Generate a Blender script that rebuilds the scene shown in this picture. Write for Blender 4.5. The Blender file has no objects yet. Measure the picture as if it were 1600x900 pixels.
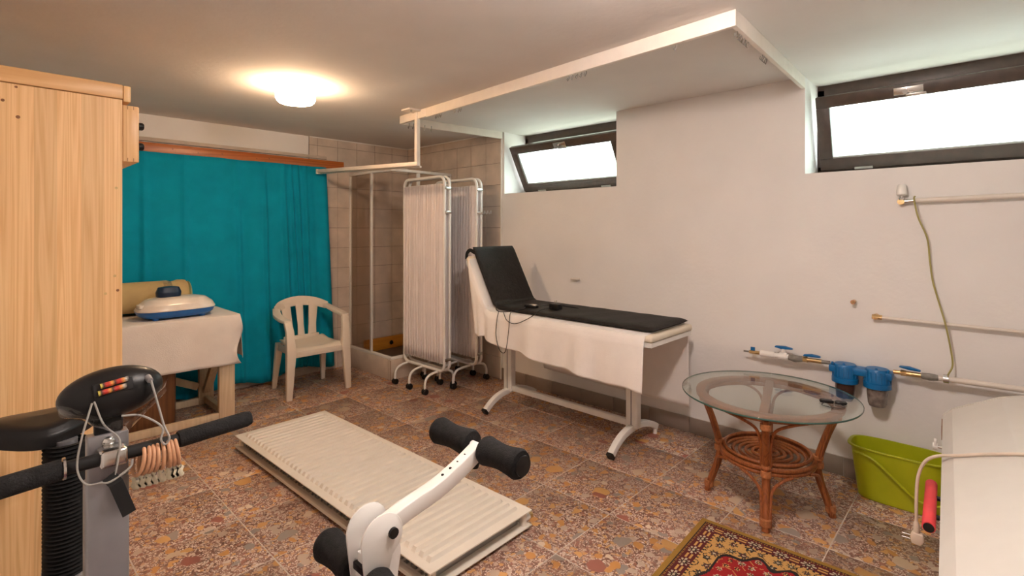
import bpy, bmesh, math, random
from mathutils import Matrix, Vector, Euler
random.seed(7)
R = math.radians
sc = bpy.context.scene
col = sc.collection

# ------------------------------------------------------------------ camera, world, light, exposure
cam_d = bpy.data.cameras.new('camera'); cam = bpy.data.objects.new('camera', cam_d); col.objects.link(cam)
cam.location = (0, 0, 1.55); cam.rotation_euler = (R(90), 0, R(43.456 - 90))
cam_d.sensor_width = 36; cam_d.lens = 36 * 798.5 / 1600; cam_d.shift_y = (358.5 - 450) / 1600
cam_d.clip_start = 0.02
sc.camera = cam
sc.view_settings.view_transform = 'Standard'; sc.view_settings.look = 'None'
sc.view_settings.gamma = 1; sc.view_settings.use_curve_mapping = False
sc.view_settings.exposure = 0.9
W_ = bpy.data.worlds.new('overcast_sky'); sc.world = W_; W_.use_nodes = True
bg = W_.node_tree.nodes['Background']; bg.inputs[0].default_value = (0.86, 0.95, 1.0, 1); bg.inputs[1].default_value = 11.0
LAMP_STRENGTH = 40.0
LAMP_COLOR = (1.0, 0.69, 0.43, 1)
LAMP2_STRENGTH = 95.0
LAMP2_COLOR = (1.0, 0.875, 0.815, 1)

# ------------------------------------------------------------------ materials
def nodes(name):
    m = bpy.data.materials.new(name); m.use_nodes = True
    nt = m.node_tree; b = nt.nodes['Principled BSDF']
    return m, nt, b
def N(nt, t, **kw):
    n = nt.nodes.new(t)
    for k, v in kw.items():
        if hasattr(n, k): setattr(n, k, v)
        else: n.inputs[k].default_value = v
    return n
def c4(c): return (c[0], c[1], c[2], 1)
def mat(name, c, rough=.5, metal=0, var=.08, scale=12, bump=0, bscale=80, coat=0, alpha=None):
    m, nt, b = nodes(name); L = nt.links.new
    tc = N(nt, 'ShaderNodeTexCoord')
    n = N(nt, 'ShaderNodeTexNoise', Scale=scale, Detail=4.0)
    L(tc.outputs['Object'], n.inputs['Vector'])
    r = N(nt, 'ShaderNodeValToRGB')
    r.color_ramp.elements[0].position = .3; r.color_ramp.elements[1].position = .7
    r.color_ramp.elements[0].color = c4([x * (1 - var) for x in c]); r.color_ramp.elements[1].color = c4([min(1, x * (1 + var)) for x in c])
    L(n.outputs['Fac'], r.inputs[0]); L(r.outputs[0], b.inputs['Base Color'])
    b.inputs['Roughness'].default_value = rough; b.inputs['Metallic'].default_value = metal
    b.inputs['Coat Weight'].default_value = coat
    if max(c) < .03 or name == 'teal_cloth': b.inputs['Specular IOR Level'].default_value = .22
    if bump:
        n2 = N(nt, 'ShaderNodeTexNoise', Scale=bscale, Detail=3.0); L(tc.outputs['Object'], n2.inputs['Vector'])
        bp = N(nt, 'ShaderNodeBump', Strength=bump, Distance=.01); L(n2.outputs['Fac'], bp.inputs['Height']); L(bp.outputs[0], b.inputs['Normal'])
    return m
def wood(name, c1, c2, axis='Z', scale=1.0, rough=.45, rings=9, knots=True):
    m, nt, b = nodes(name); L = nt.links.new
    tc = N(nt, 'ShaderNodeTexCoord'); oi = N(nt, 'ShaderNodeObjectInfo')
    off = N(nt, 'ShaderNodeVectorMath', operation='SCALE'); off.inputs[0].default_value = (7.3, 3.1, 5.7); L(oi.outputs['Random'], off.inputs['Scale'])
    add = N(nt, 'ShaderNodeVectorMath', operation='ADD'); L(tc.outputs['Object'], add.inputs[0]); L(off.outputs[0], add.inputs[1])
    mp = N(nt, 'ShaderNodeMapping'); s = [rings * scale] * 3; s['XYZ'.index(axis)] = .55 * scale
    mp.inputs['Scale'].default_value = s; L(add.outputs[0], mp.inputs['Vector'])
    n1 = N(nt, 'ShaderNodeTexNoise', Scale=.8, Detail=2.0, Distortion=.6); L(mp.outputs[0], n1.inputs['Vector'])
    mu = N(nt, 'ShaderNodeMath', operation='MULTIPLY'); mu.inputs[1].default_value = 9.0; L(n1.outputs['Fac'], mu.inputs[0])
    fr = N(nt, 'ShaderNodeMath', operation='PINGPONG'); fr.inputs[1].default_value = .5; L(mu.outputs[0], fr.inputs[0])
    n2 = N(nt, 'ShaderNodeTexNoise', Scale=14.0, Detail=3.0); L(mp.outputs[0], n2.inputs['Vector'])
    ad = N(nt, 'ShaderNodeMath', operation='MULTIPLY_ADD'); ad.inputs[1].default_value = .45; L(n2.outputs['Fac'], ad.inputs[0]); L(fr.outputs[0], ad.inputs[2])
    r = N(nt, 'ShaderNodeValToRGB'); r.color_ramp.elements[0].position = .2; r.color_ramp.elements[1].position = .75
    r.color_ramp.elements[0].color = c4(c1); r.color_ramp.elements[1].color = c4(c2)
    L(ad.outputs[0], r.inputs[0])
    hv = N(nt, 'ShaderNodeHueSaturation'); L(r.outputs[0], hv.inputs['Color'])
    ma = N(nt, 'ShaderNodeMath', operation='MULTIPLY_ADD'); ma.inputs[1].default_value = .16; ma.inputs[2].default_value = .92; L(oi.outputs['Random'], ma.inputs[0]); L(ma.outputs[0], hv.inputs['Value'])
    L(hv.outputs[0], b.inputs['Base Color']); b.inputs['Roughness'].default_value = rough
    return m
def emit(name, c, s):
    m, nt, b = nodes(name)
    b.inputs['Base Color'].default_value = (1, .95, .85, 1); b.inputs['Emission Color'].default_value = c; b.inputs['Emission Strength'].default_value = s
    return m
def glass(name, tint=(1, 1, 1), gloss=1.0, rough=.02, ior=1.5):
    m, nt, b = nodes(name); L = nt.links.new; nt.nodes.remove(b)
    t = N(nt, 'ShaderNodeBsdfTransparent'); t.inputs[0].default_value = c4(tint)
    g = N(nt, 'ShaderNodeBsdfGlossy'); g.inputs['Roughness'].default_value = rough
    f = N(nt, 'ShaderNodeLayerWeight'); f.inputs['Blend'].default_value = .5
    pw = N(nt, 'ShaderNodeMath', operation='POWER'); pw.inputs[1].default_value = 4.0; L(f.outputs['Facing'], pw.inputs[0])
    mm = N(nt, 'ShaderNodeMath', operation='MULTIPLY_ADD'); mm.inputs[1].default_value = .8 * gloss; mm.inputs[2].default_value = .035 * gloss; mm.use_clamp = True; L(pw.outputs[0], mm.inputs[0])
    mx = N(nt, 'ShaderNodeMixShader'); L(mm.outputs[0], mx.inputs[0]); L(t.outputs[0], mx.inputs[1]); L(g.outputs[0], mx.inputs[2])
    L(mx.outputs[0], nt.nodes['Material Output'].inputs[0])
    return m
def frosted(name, tint=(.95, 1, .97)):
    m, nt, b = nodes(name); L = nt.links.new; nt.nodes.remove(b)
    t = N(nt, 'ShaderNodeBsdfTransparent'); t.inputs[0].default_value = c4(tint)
    d = N(nt, 'ShaderNodeBsdfTranslucent'); d.inputs[0].default_value = c4(tint)
    tc = N(nt, 'ShaderNodeTexCoord'); bk = N(nt, 'ShaderNodeTexNoise', Scale=60.0)
    L(tc.outputs['Object'], bk.inputs['Vector'])
    mr = N(nt, 'ShaderNodeMapRange'); mr.inputs['To Min'].default_value = .35; mr.inputs['To Max'].default_value = .6; L(bk.outputs['Fac'], mr.inputs[0])
    mx = N(nt, 'ShaderNodeMixShader'); L(mr.outputs[0], mx.inputs[0]); L(t.outputs[0], mx.inputs[1]); L(d.outputs[0], mx.inputs[2])
    L(mx.outputs[0], nt.nodes['Material Output'].inputs[0])
    return m
def stone_floor(name):
    m, nt, b = nodes(name); L = nt.links.new
    tc = N(nt, 'ShaderNodeTexCoord'); oi = N(nt, 'ShaderNodeObjectInfo')
    off = N(nt, 'ShaderNodeVectorMath', operation='SCALE'); off.inputs[0].default_value = (17.3, 31.1, 9.7); L(oi.outputs['Random'], off.inputs['Scale'])
    add = N(nt, 'ShaderNodeVectorMath', operation='ADD'); L(tc.outputs['Object'], add.inputs[0]); L(off.outputs[0], add.inputs[1])
    nz = N(nt, 'ShaderNodeTexNoise', Scale=14.0, Detail=3.0); L(add.outputs[0], nz.inputs['Vector'])
    dm = N(nt, 'ShaderNodeVectorMath', operation='MULTIPLY_ADD'); dm.inputs[1].default_value = (.05, .05, .05); L(nz.outputs['Color'], dm.inputs[0]); L(add.outputs[0], dm.inputs[2])
    def vor(scale, stops, cut, edge):
        v = N(nt, 'ShaderNodeTexVoronoi', Scale=scale); L(dm.outputs[0], v.inputs['Vector'])
        w = N(nt, 'ShaderNodeTexWhiteNoise'); w.noise_dimensions = '3D'; L(v.outputs['Color'], w.inputs['Vector'])
        sep = N(nt, 'ShaderNodeSeparateColor'); L(v.outputs['Color'], sep.inputs[0])
        r = N(nt, 'ShaderNodeValToRGB'); r.color_ramp.interpolation = 'CONSTANT'
        for i, (p, c) in enumerate(stops):
            e = r.color_ramp.elements[i] if i < 2 else r.color_ramp.elements.new(p)
            e.position = p; e.color = c4(c)
        L(sep.outputs['Red'], r.inputs[0])
        th = N(nt, 'ShaderNodeMath', operation='LESS_THAN'); th.inputs[1].default_value = cut; L(sep.outputs['Green'], th.inputs[0])
        di = N(nt, 'ShaderNodeMath', operation='LESS_THAN'); di.inputs[1].default_value = edge; L(v.outputs['Distance'], di.inputs[0])
        mk = N(nt, 'ShaderNodeMath', operation='MULTIPLY'); L(th.outputs[0], mk.inputs[0]); L(di.outputs[0], mk.inputs[1])
        return r.outputs[0], mk.outputs[0]
    n0 = N(nt, 'ShaderNodeTexNoise', Scale=38.0, Detail=5.0); L(add.outputs[0], n0.inputs['Vector'])
    base = N(nt, 'ShaderNodeValToRGB')
    base.color_ramp.elements[0].position = .32; base.color_ramp.elements[0].color = (.12, .045, .03, 1)
    base.color_ramp.elements[1].position = .68; base.color_ramp.elements[1].color = (.36, .19, .13, 1)
    L(n0.outputs['Fac'], base.inputs[0])
    cur = base.outputs[0]
    for args in ((150, [(0, (.56, .42, .34)), (.35, (.22, .08, .055)), (.55, (.66, .54, .46)), (.85, (.3, .24, .2))], .6, .6),
                 (60, [(0, (.5, .3, .18)), (.3, (.52, .39, .31)), (.6, (.3, .12, .08)), (.8, (.56, .3, .11))], .36, .62),
                 (24, [(0, (.52, .24, .07)), (.3, (.46, .34, .26)), (.55, (.27, .22, .19)), (.75, (.58, .3, .1)), (.9, (.6, .47, .35))], .2, .62),
                 (11, [(0, (.56, .3, .1)), (.35, (.5, .37, .26)), (.6, (.30, .24, .2)), (.8, (.3, .1, .07))], .10, .55)):
        c, k = vor(*args)
        mx = N(nt, 'ShaderNodeMix'); mx.data_type = 'RGBA'; L(k, mx.inputs[0]); L(cur, mx.inputs[6]); L(c, mx.inputs[7]); cur = mx.outputs[2]
    hv = N(nt, 'ShaderNodeHueSaturation'); L(cur, hv.inputs['Color'])
    ma = N(nt, 'ShaderNodeMath', operation='MULTIPLY_ADD'); ma.inputs[1].default_value = .3; ma.inputs[2].default_value = .95; L(oi.outputs['Random'], ma.inputs[0]); L(ma.outputs[0], hv.inputs['Value'])
    L(hv.outputs[0], b.inputs['Base Color'])
    rr = N(nt, 'ShaderNodeMapRange'); rr.inputs['To Min'].default_value = .3; rr.inputs['To Max'].default_value = .55; L(nz.outputs['Fac'], rr.inputs[0]); L(rr.outputs[0], b.inputs['Roughness'])
    return m
def attr_mat(name, rough=.95):
    m, nt, b = nodes(name); a = N(nt, 'ShaderNodeAttribute'); a.attribute_name = 'pattern'
    nt.links.new(a.outputs['Color'], b.inputs['Base Color']); b.inputs['Roughness'].default_value = rough
    n = N(nt, 'ShaderNodeTexNoise', Scale=400.0); bp = N(nt, 'ShaderNodeBump', Strength=.5, Distance=.004)
    tc = N(nt, 'ShaderNodeTexCoord'); nt.links.new(tc.outputs['Object'], n.inputs['Vector']); nt.links.new(n.outputs['Fac'], bp.inputs['Height']); nt.links.new(bp.outputs[0], b.inputs['Normal'])
    return m
M = dict(
    plaster=mat('white_plaster', (.80, .765, .74), .85, var=.025, scale=3, bump=.12, bscale=35),
    ceil=mat('ceiling_paint', (.74, .70, .665), .9, var=.04, scale=2, bump=.12, bscale=30),
    grout=mat('grout', (.56, .47, .40), .9), floor=stone_floor('breccia_tile'),
    walltile=mat('beige_wall_tile', (.62, .515, .43), .3, var=.14, scale=5),
    wallgrout=mat('wall_grout', (.24, .18, .14), .9),
    skirt=mat('brown_skirting_tile', (.27, .205, .165), .4, var=.1, scale=6),
    cream=mat('cream_skirting', (.55, .46, .38), .7, var=.12, scale=8),
    darkwood=mat('dark_brown_window_wood', (.06, .036, .026), .4, var=.2, scale=20),
    pane=frosted('frosted_pane'), whitepaint=mat('white_enamel', (.82, .79, .75), .35, var=.03),
    track=mat('painted_lath', (.80, .72, .64), .5, var=.04),
    teal=mat('teal_cloth', (.0, .29, .43), .9, var=.08, scale=6, bump=.1, bscale=120),
    orangewood=wood('varnished_pine', (.36, .082, .011), (.52, .15, .024), 'X', 1.0, .35),
    pine=wood('pine', (.74, .42, .18), (.88, .57, .28), 'Z', 1.0, .4, rings=30),
    pinex=wood('pine_along_depth', (.70, .38, .15), (.80, .49, .22), 'X', 1.0, .42),
    knot=mat('pine_knot', (.24, .09, .03), .5),
    bench=wood('pale_bare_wood', (.60, .45, .29), (.70, .55, .38), 'Z', 1.0, .7),
    brownwood=wood('brown_veneer', (.12, .045, .017), (.20, .08, .03), 'Z', 1.0, .45),
    cloth=mat('off_white_cotton', (.74, .675, .63), .9, var=.04, scale=8, bump=.15, bscale=150),
    sheet=mat('bed_sheet', (.83, .78, .74), .9, var=.03, scale=8, bump=.12, bscale=150),
    pad=mat('cream_vinyl', (.78, .68, .54), .5, var=.04),
    chair=mat('chair_plastic', (.74, .65, .545), .4, var=.04, scale=5),
    blackmat=mat('black_nylon', (.018, .015, .013), .6, var=.3, scale=30, bump=.25, bscale=60),
    black=mat('black_plastic', (.012, .011, .011), .35, var=.2), foam=mat('black_foam', (.016, .015, .015), .85, var=.3, scale=60, bump=.4, bscale=250),
    rubber=mat('black_rubber', (.014, .013, .013), .6, var=.2),
    grey=mat('silver_paint', (.30, .29, .30), .4, .5, var=.05), steel=mat('steel', (.6, .58, .55), .25, 1.0, var=.05),
    radi=mat('radiator_enamel', (.76, .69, .60), .35, var=.03), radi_in=mat('galvanised_inside', (.38, .37, .35), .5, .3, var=.1),
    glass=glass('clear_glass', (.93, .97, .95)), showerglass=glass('smoked_acrylic', (.92, .89, .86), .5, .15),
    glassedge=mat('glass_edge', (.05, .12, .1), .1), film=glass('plastic_film', (.93, .93, .93), 1.6, .12),
    rattan=wood('rattan', (.19, .05, .014), (.34, .105, .03), 'Z', 3.0, .35), bind=mat('rattan_binding', (.42, .16, .06), .5, var=.25, scale=90),
    brass=mat('brass', (.62, .42, .2), .35, .9, var=.15, scale=60), chrome=mat('chrome', (.7, .68, .66), .15, 1.0),
    blue=mat('blue_plastic', (.0, .12, .33), .35, var=.06), devblue=mat('royal_blue_plastic', (.0, .10, .36), .35), navy=mat('navy_plastic', (.006, .022, .06), .35),
    pipe=mat('cream_pipe_paint', (.74, .66, .58), .4, var=.04), bowl1=mat('brown_filter_bowl', (.045, .02, .016), .2, var=.2), bowl2=mat('grey_filter_bowl', (.20, .165, .145), .25, var=.4, scale=30),
    hemp=mat('grey_fitting', (.22, .2, .175), .6, var=.2, scale=50), wire=mat('yellow_green_wire', (.34, .29, .09), .5),
    lime=mat('lime_plastic', (.43, .46, .006), .4, var=.06), red=mat('red_foam', (.72, .055, .065), .6), cable=mat('cream_cable', (.70, .58, .47), .5),
    box=mat('cream_sheet_metal', (.66, .615, .56), .35, var=.02), devwhite=mat('glossy_white_plastic', (.74, .67, .60), .2, coat=.5),
    rollmat=mat('tan_foam_roll', (.50, .36, .16), .7, var=.12, scale=8), yellowboard=wood('orange_board', (.52, .2, .02), (.62, .27, .03), 'X', 1.0, .4),
    dark=mat('dark_tray', (.09, .065, .05), .4), ring=mat('wooden_ring', (.58, .30, .16), .5, var=.15, scale=40), ivory=mat('ivory_plastic', (.72, .64, .46), .4),
    purple=mat('maroon_vinyl', (.075, .012, .035), .5), lamp=emit('lit_pressed_glass', LAMP_COLOR, LAMP_STRENGTH), lamp2=emit('lit_pressed_glass_bright', LAMP2_COLOR, LAMP2_STRENGTH), rug=attr_mat('woven_pile'), battery=attr_mat('battery_wrap', .35),
    grass=mat('lawn', (.2, .22, .17), .9, var=.3), hedge=mat('hedge_leaves', (.09, .2, .05), .8, var=.5, scale=9), stitch=mat('grey_stitching', (.09, .075, .06), .8), lightwire=mat('grey_wire', (.34, .32, .29), .4), strap=mat('rubber_strap', (.02, .02, .02), .7),
    extwall=mat('outside_concrete', (.6, .6, .58), .9), screencloth=mat('pleated_cloth', (.78, .71, .69), .9, var=.04, scale=6), green=mat('green_wrap', (.36, .42, .25), .4),
)

# ------------------------------------------------------------------ mesh helpers
WM = {}
class MB:
    def __init__(s): s.v = []; s.f = []
    def add(s, v, f):
        o = len(s.v); s.v += [Vector(p) for p in v]; s.f += [[i + o for i in q] for q in f]; return s
    def box(s, a, b, rot=None, piv=None):
        v = [Vector((x, y, z)) for x in (a[0], b[0]) for y in (a[1], b[1]) for z in (a[2], b[2])]
        if rot is not None:
            c = Vector(piv) if piv else (Vector(a) + Vector(b)) / 2
            v = [c + rot @ (p - c) for p in v]
        return s.add(v, [(0, 1, 3, 2), (4, 6, 7, 5), (0, 4, 5, 1), (2, 3, 7, 6), (0, 2, 6, 4), (1, 5, 7, 3)])
    def tube(s, path, r, n=8, closed=False, cap=True, rect=None, up=None, smooth=0):
        p = [Vector(q) for q in path]
        if smooth: p = catmull(p, smooth, closed)
        k = len(p); rr = r if isinstance(r, (list, tuple)) else [r] * k
        if len(rr) != k: rr = [rr[0] + 0 * i if len(rr) == 1 else lerp_list(rr, i / (k - 1)) for i in range(k)]
        o = len(s.v); t0 = None; nrm = None
        for i in range(k):
            a = p[(i - 1) % k] if (closed or i) else p[0]; b = p[(i + 1) % k] if (closed or i < k - 1) else p[-1]
            t = (b - a).normalized()
            if nrm is None:
                g = Vector(up) if up else (Vector((0, 0, 1)) if abs(t.z) < .9 else Vector((1, 0, 0)))
            else: g = Vector(up) if up else nrm
            nrm = (g - t * g.dot(t)).normalized(); bi = t.cross(nrm)
            if rect:
                w, h = rect; m = rr[i] if r else 1
                for x, y in ((-w, -h), (w, -h), (w, h), (-w, h)): s.v.append(p[i] + bi * x * m + nrm * y * m)
            else:
                for j in range(n):
                    an = 2 * math.pi * j / n; s.v.append(p[i] + (nrm * math.cos(an) + bi * math.sin(an)) * rr[i])
        n = 4 if rect else n
        for i in range(k if closed else k - 1):
            for j in range(n):
                a = o + i * n; b = o + ((i + 1) % k) * n
                s.f.append([a + j, a + (j + 1) % n, b + (j + 1) % n, b + j])
        if cap and not closed:
            s.f.append([o + j for j in range(n)][::-1]); s.f.append([o + (k - 1) * n + j for j in range(n)])
        return s
    def cyl(s, a, b, r, r2=None, n=16):
        return s.tube([a, b], [r, r if r2 is None else r2], n)
    def lathe(s, prof, c, n=24, axis=(0, 0, 1), caps=True):
        c = Vector(c); q = Vector((0, 0, 1)).rotation_difference(Vector(axis)); o = len(s.v)
        for (r, z) in prof:
            for j in range(n):
                an = 2 * math.pi * j / n; s.v.append(c + q @ Vector((r * math.cos(an), r * math.sin(an), z)))
        for i in range(len(prof) - 1):
            for j in range(n): s.f.append([o + i * n + j, o + i * n + (j + 1) % n, o + (i + 1) * n + (j + 1) % n, o + (i + 1) * n + j])
        if caps:
            s.f.append([o + j for j in range(n)][::-1]); s.f.append([o + (len(prof) - 1) * n + j for j in range(n)])
        return s
    def prism(s, poly, fn, a, b):
        k = len(poly); o = len(s.v)
        for t in (a, b):
            for (x, y) in poly: s.v.append(Vector(fn(x, y, t)))
        s.f += [[o + i for i in range(k)][::-1], [o + k + i for i in range(k)]] + [[o + i, o + (i + 1) % k, o + k + (i + 1) % k, o + k + i] for i in range(k)]
        return s
    def grid(s, fn, nu, nv, wrap=False):
        o = len(s.v)
        for i in range(nu + 1):
            for j in range(nv + (0 if wrap else 1)): s.v.append(Vector(fn(i / nu, j / nv)))
        w = nv if wrap else nv + 1
        for i in range(nu):
            for j in range(nv):
                a = o + i * w + j; b = o + i * w + (j + 1) % w; s.f.append([a, b, b + w, a + w])
        return s
    def xf(s, m, start=0):
        for i in range(start, len(s.v)): s.v[i] = m @ s.v[i]
        return s
    def build(s, name, m, parent=None, smooth=False, bevel=0, seg=2, local=False, solid=0, subsurf=0, fix=True):
        me = bpy.data.meshes.new(name); v = s.v
        if parent is not None and not local:
            inv = WM[parent].inverted(); v = [inv @ p for p in v]
        bm = bmesh.new(); bv = [bm.verts.new(p) for p in v]
        for q in s.f:
            try: bm.faces.new([bv[i] for i in q])
            except ValueError: pass
        if fix: bmesh.ops.recalc_face_normals(bm, faces=bm.faces)
        if bevel:
            bm.normal_update()
            es = [e for e in bm.edges if len(e.link_faces) == 2 and e.calc_face_angle(0) > R(30)]
            bmesh.ops.bevel(bm, geom=es, offset=bevel, segments=seg, affect='EDGES', profile=.5, clamp_overlap=True)
        bm.to_mesh(me); bm.free()
        me.materials.append(M[m] if isinstance(m, str) else m)
        if smooth or bevel:
            me.shade_smooth(); me.set_sharp_from_angle(angle=R(45))
        o = bpy.data.objects.new(name, me); col.objects.link(o)
        if parent is not None: o.parent = parent; WM[o] = WM[parent]
        else: WM[o] = Matrix()
        if solid: md = o.modifiers.new('thickness', 'SOLIDIFY'); md.thickness = solid; md.offset = 0
        if subsurf: md = o.modifiers.new('smooth', 'SUBSURF'); md.levels = subsurf; md.render_levels = subsurf
        return o
def lerp_list(l, t):
    x = t * (len(l) - 1); i = min(int(x), len(l) - 2); return l[i] + (l[i + 1] - l[i]) * (x - i)
def interp(pts, x):
    for (a, fa), (b, fb) in zip(pts, pts[1:]):
        if x <= b: return fa + (fb - fa) * max(0, (x - a)) / (b - a)
    return pts[-1][1]
def catmull(p, n, closed=False):
    out = []; k = len(p)
    for i in range(k if closed else k - 1):
        p0 = p[(i - 1) % k] if closed or i else p[0] * 2 - p[1]; p1 = p[i]; p2 = p[(i + 1) % k]
        p3 = p[(i + 2) % k] if closed or i < k - 2 else p2 * 2 - p1
        for j in range(n):
            t = j / n
            out.append(.5 * (2 * p1 + (p2 - p0) * t + (2 * p0 - 5 * p1 + 4 * p2 - p3) * t * t + (3 * p1 - p0 - 3 * p2 + p3) * t ** 3))
    if not closed: out.append(p[-1])
    return out
def tag(o, label, cat=None, group=None):
    o['label'] = label
    if cat: o['category'] = cat
    if group: o['group'] = group
    return o
def thing(name, label, cat, loc=(0, 0, 0), rz=0, group=None):
    o = bpy.data.objects.new(name, None); o.empty_display_size = .05; col.objects.link(o)
    o.location = loc; o.rotation_euler = (0, 0, rz); WM[o] = Matrix.Translation(loc) @ Matrix.Rotation(rz, 4, 'Z')
    return tag(o, label, cat, group)
def struct(o):
    o['kind'] = 'structure'; return o
def copy_tree(o, parent=None):
    c = o.copy(); col.objects.link(c)
    if parent is not None: c.parent = parent
    for ch in list(o.children):
        copy_tree(ch, c)
    return c
def bx(name, a, b, m, parent=None, bevel=0, **k): return MB().box(a, b).build(name, m, parent, bevel=bevel, **k)

# ------------------------------------------------------------------ room shell
WX, BY, CZ, SILL = 3.775, 5.377, 2.555, 1.916
LX, FY = -.25, -1.7
floor = struct(bx('floor', (LX - .2, FY - .2, -.12), (WX + .2, BY + .2, -.0012), 'grout'))
T = .47; X0 = 2.388; Y0 = 1.53
tp = MB().box((.0025, .0025, -.02), (T - .0025, T - .0025, 0)).build('tile', 'floor', floor, bevel=.0015, seg=1)
first = True
for i in range(-6, 4):
    for j in range(-7, 9):
        x, y = X0 + i * T, Y0 + j * T
        x1, y1 = min(x + T, WX - .001), min(y + T, BY - .001)
        if x1 < LX + .3 or x1 - x < .05 or y1 - y < .05 or y1 < FY + .3: continue
        if x1 - x < T - .01 or y1 - y < T - .01 or x < LX or y < FY:
            xa, ya = max(x, LX + .001), max(y, FY + .001)
            MB().box((xa + .0025, ya + .0025, -.02), (x1 - .0025, y1 - .0025, 0)).build('tile', 'floor', floor, bevel=.0015, seg=1)
        else:
            o = tp if first else tp.copy()
            if not first: col.objects.link(o)
            first = False; o.location = (x, y, 0)
struct(bx('ceiling', (LX - .2, FY - .2, CZ), (WX + .6, BY + .2, CZ + .15), 'ceil'))
wr = MB()
wins = [(2.351, 3.686), (-.75, .915)]
D = .45
for (y0, y1) in [(FY - .2, -.75), (.915, 2.351), (3.686, BY + .2)]: wr.box((WX, y0, SILL), (WX + D, y1, CZ))
wr.box((WX, FY - .2, -.12), (WX + D, BY + .2, SILL))
wr = struct(wr.build('wall_right', 'plaster'))
wb = struct(bx('wall_back', (LX - .2, BY, -.12), (WX, BY + .2, CZ), 'plaster'))
struct(bx('wall_left', (LX - .2, FY - .2, -.12), (LX, BY, CZ), 'plaster'))
struct(bx('wall_front', (LX, FY - .2, -.12), (WX, FY, CZ), 'plaster'))
# tiled shower corner: each tile its own piece
tw, th = .236, .224
bxg = struct(bx('trim_1', (2.49, BY - .008, 0), (WX - .008, BY - .0005, CZ - .001), 'wallgrout'))
bxg2 = struct(bx('trim_2', (WX - .008, 3.725, 0), (WX - .0005, BY - .008, CZ - .001), 'wallgrout'))
def tile_wall(parent, a0, a1, plane):
    k = 0; a = a1
    while a > a0 + .02:
        lo = max(a0, a - tw); z = 0
        while z < CZ - .02:
            hi = min(CZ - .002, z + th); g = .0022
            if plane == 'y': m = MB().box((lo + g, BY - .0135, z + g), (a - g, BY - .008, hi - g))
            else: m = MB().box((WX - .0135, lo + g, z + g), (WX - .008, a - g, hi - g))
            m.build('tile', 'walltile', parent)
            z += th
        a -= tw
tile_wall(bxg, 2.49, WX - .0135, 'y')
tile_wall(bxg2, 3.725, BY - .0135, 'x')
struct(bx('trim_3', (WX - .018, 3.712, 0), (WX - .0005, 3.7245, CZ - .001), 'whitepaint'))
# white joint bead below the ceiling in the tiled corner
struct(bx('trim_4', (2.49, BY - .022, CZ - .010), (WX - .022, BY - .0135, CZ - .0005), 'whitepaint'))
struct(bx('trim_5', (WX - .022, 3.725, CZ - .010), (WX - .0135, BY - .0135, CZ - .0005), 'whitepaint'))
struct(bx('trim_6', (.45, BY - .035, 2.318), (2.68, BY - .0005, 2.352), 'cream', bevel=.004))
bb = struct(bx('baseboard_right', (WX - .008, FY, 0.0005), (WX - .0005, 3.711, .118), 'grout'))
y = 3.711
while y > FY:
    lo = max(FY, y - .335); MB().box((WX - .016, lo + .0015, .001), (WX - .008, y - .0015, .118)).build('tile', 'skirt', bb, bevel=.001, seg=1); y -= .335
struct(bx('baseboard_back', (LX, BY - .03, .0005), (2.488, BY - .0005, .085), 'cream', bevel=.003))
# windows
def window(name, y0, y1, tilt, n):
    fx0, fx1 = 4.10, 4.17; zb, zt = 1.955, 2.525
    root = bx(name, (fx0, y0 + .0005, zb - .04), (fx1, y1 - .0005, zb + .035), 'darkwood', bevel=.004); struct(root)
    bx('frame_head', (fx0, y0, zt - .05), (fx1, y1, zt + .03), 'darkwood', root, bevel=.004)
    for a, b in ((y0, y0 + .045), (y1 - .045, y1)): bx('frame_jamb', (fx0, a, zb), (fx1, b, zt), 'darkwood', root, bevel=.004)
    # sash tilts inward about its bottom edge
    piv = Vector((4.075, 0, zb + .01)); rot = Matrix.Rotation(-tilt, 4, 'Y'); xf = Matrix.Translation(piv) @ rot
    H = .50; s0, s1 = y0 + .03, y1 - .03; w = .078
    def sb(nm, a, b, m, par, **k): return MB().box(a, b).xf(xf).build(nm, m, par, **k)
    sash = sb('sash_rail', (-.025, s0, 0), (.025, s1, w), 'darkwood', root, bevel=.005)
    sb('sash_rail', (-.025, s0, H - w), (.025, s1, H), 'darkwood', root, bevel=.005)
    for a, b in ((s0, s0 + w), (s1 - w, s1)): sb('sash_stile', (-.025, a, w), (.025, b, H - w), 'darkwood', root, bevel=.003)
    sb('glazing_bead', (-.018, s0 + w, w), (-.008, s1 - w, w + .012), 'lightwire', root)
    sb('pane', (-.004, s0 + w - .004, w - .004), (.002, s1 - w + .004, H - w + .004), 'pane', root)
    yc = n
    h = sb('handle_plate', (-.032, yc - .085, H - .06), (-.025, yc + .06, H - .015), 'steel', root, bevel=.002)
    sb('lever', (-.05, yc - .10, H - .075), (-.034, yc + .0, H - .055), 'steel', h, bevel=.003)
    MB().cyl(xf @ Vector((-.06, yc, H - .04)), xf @ Vector((-.025, yc, H - .04)), .014).build('pivot', 'steel', h, smooth=True)
    for yy in (s0 + .25, s1 - .25): sb('hinge', (-.034, yy - .05, -.004), (-.026, yy + .05, .012), 'lightwire', root)
    struct(bx('trim_7' if y0 > 1 else 'trim_8', (WX + .002, y0 + .0005, SILL - .01), (fx0, y1 - .0005, SILL + .002), 'plaster'))
window('window_1', 2.351, 3.686, R(29), 3.02)
window('window_2', -.75, .915, R(18), .40)
tag(struct(bx('lawn', (4.3, -9, 1.2), (16, 14, 1.7), 'grass')), 'green lawn outside the basement windows')
hb = random.Random(3)
hm = MB().grid(lambda u, v: (9.0 + .35 * hb.random() - .5 * math.sin(math.pi * v) ** 2, -8 + 21 * u, 1.6 + 1.5 * v), 120, 12)
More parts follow.
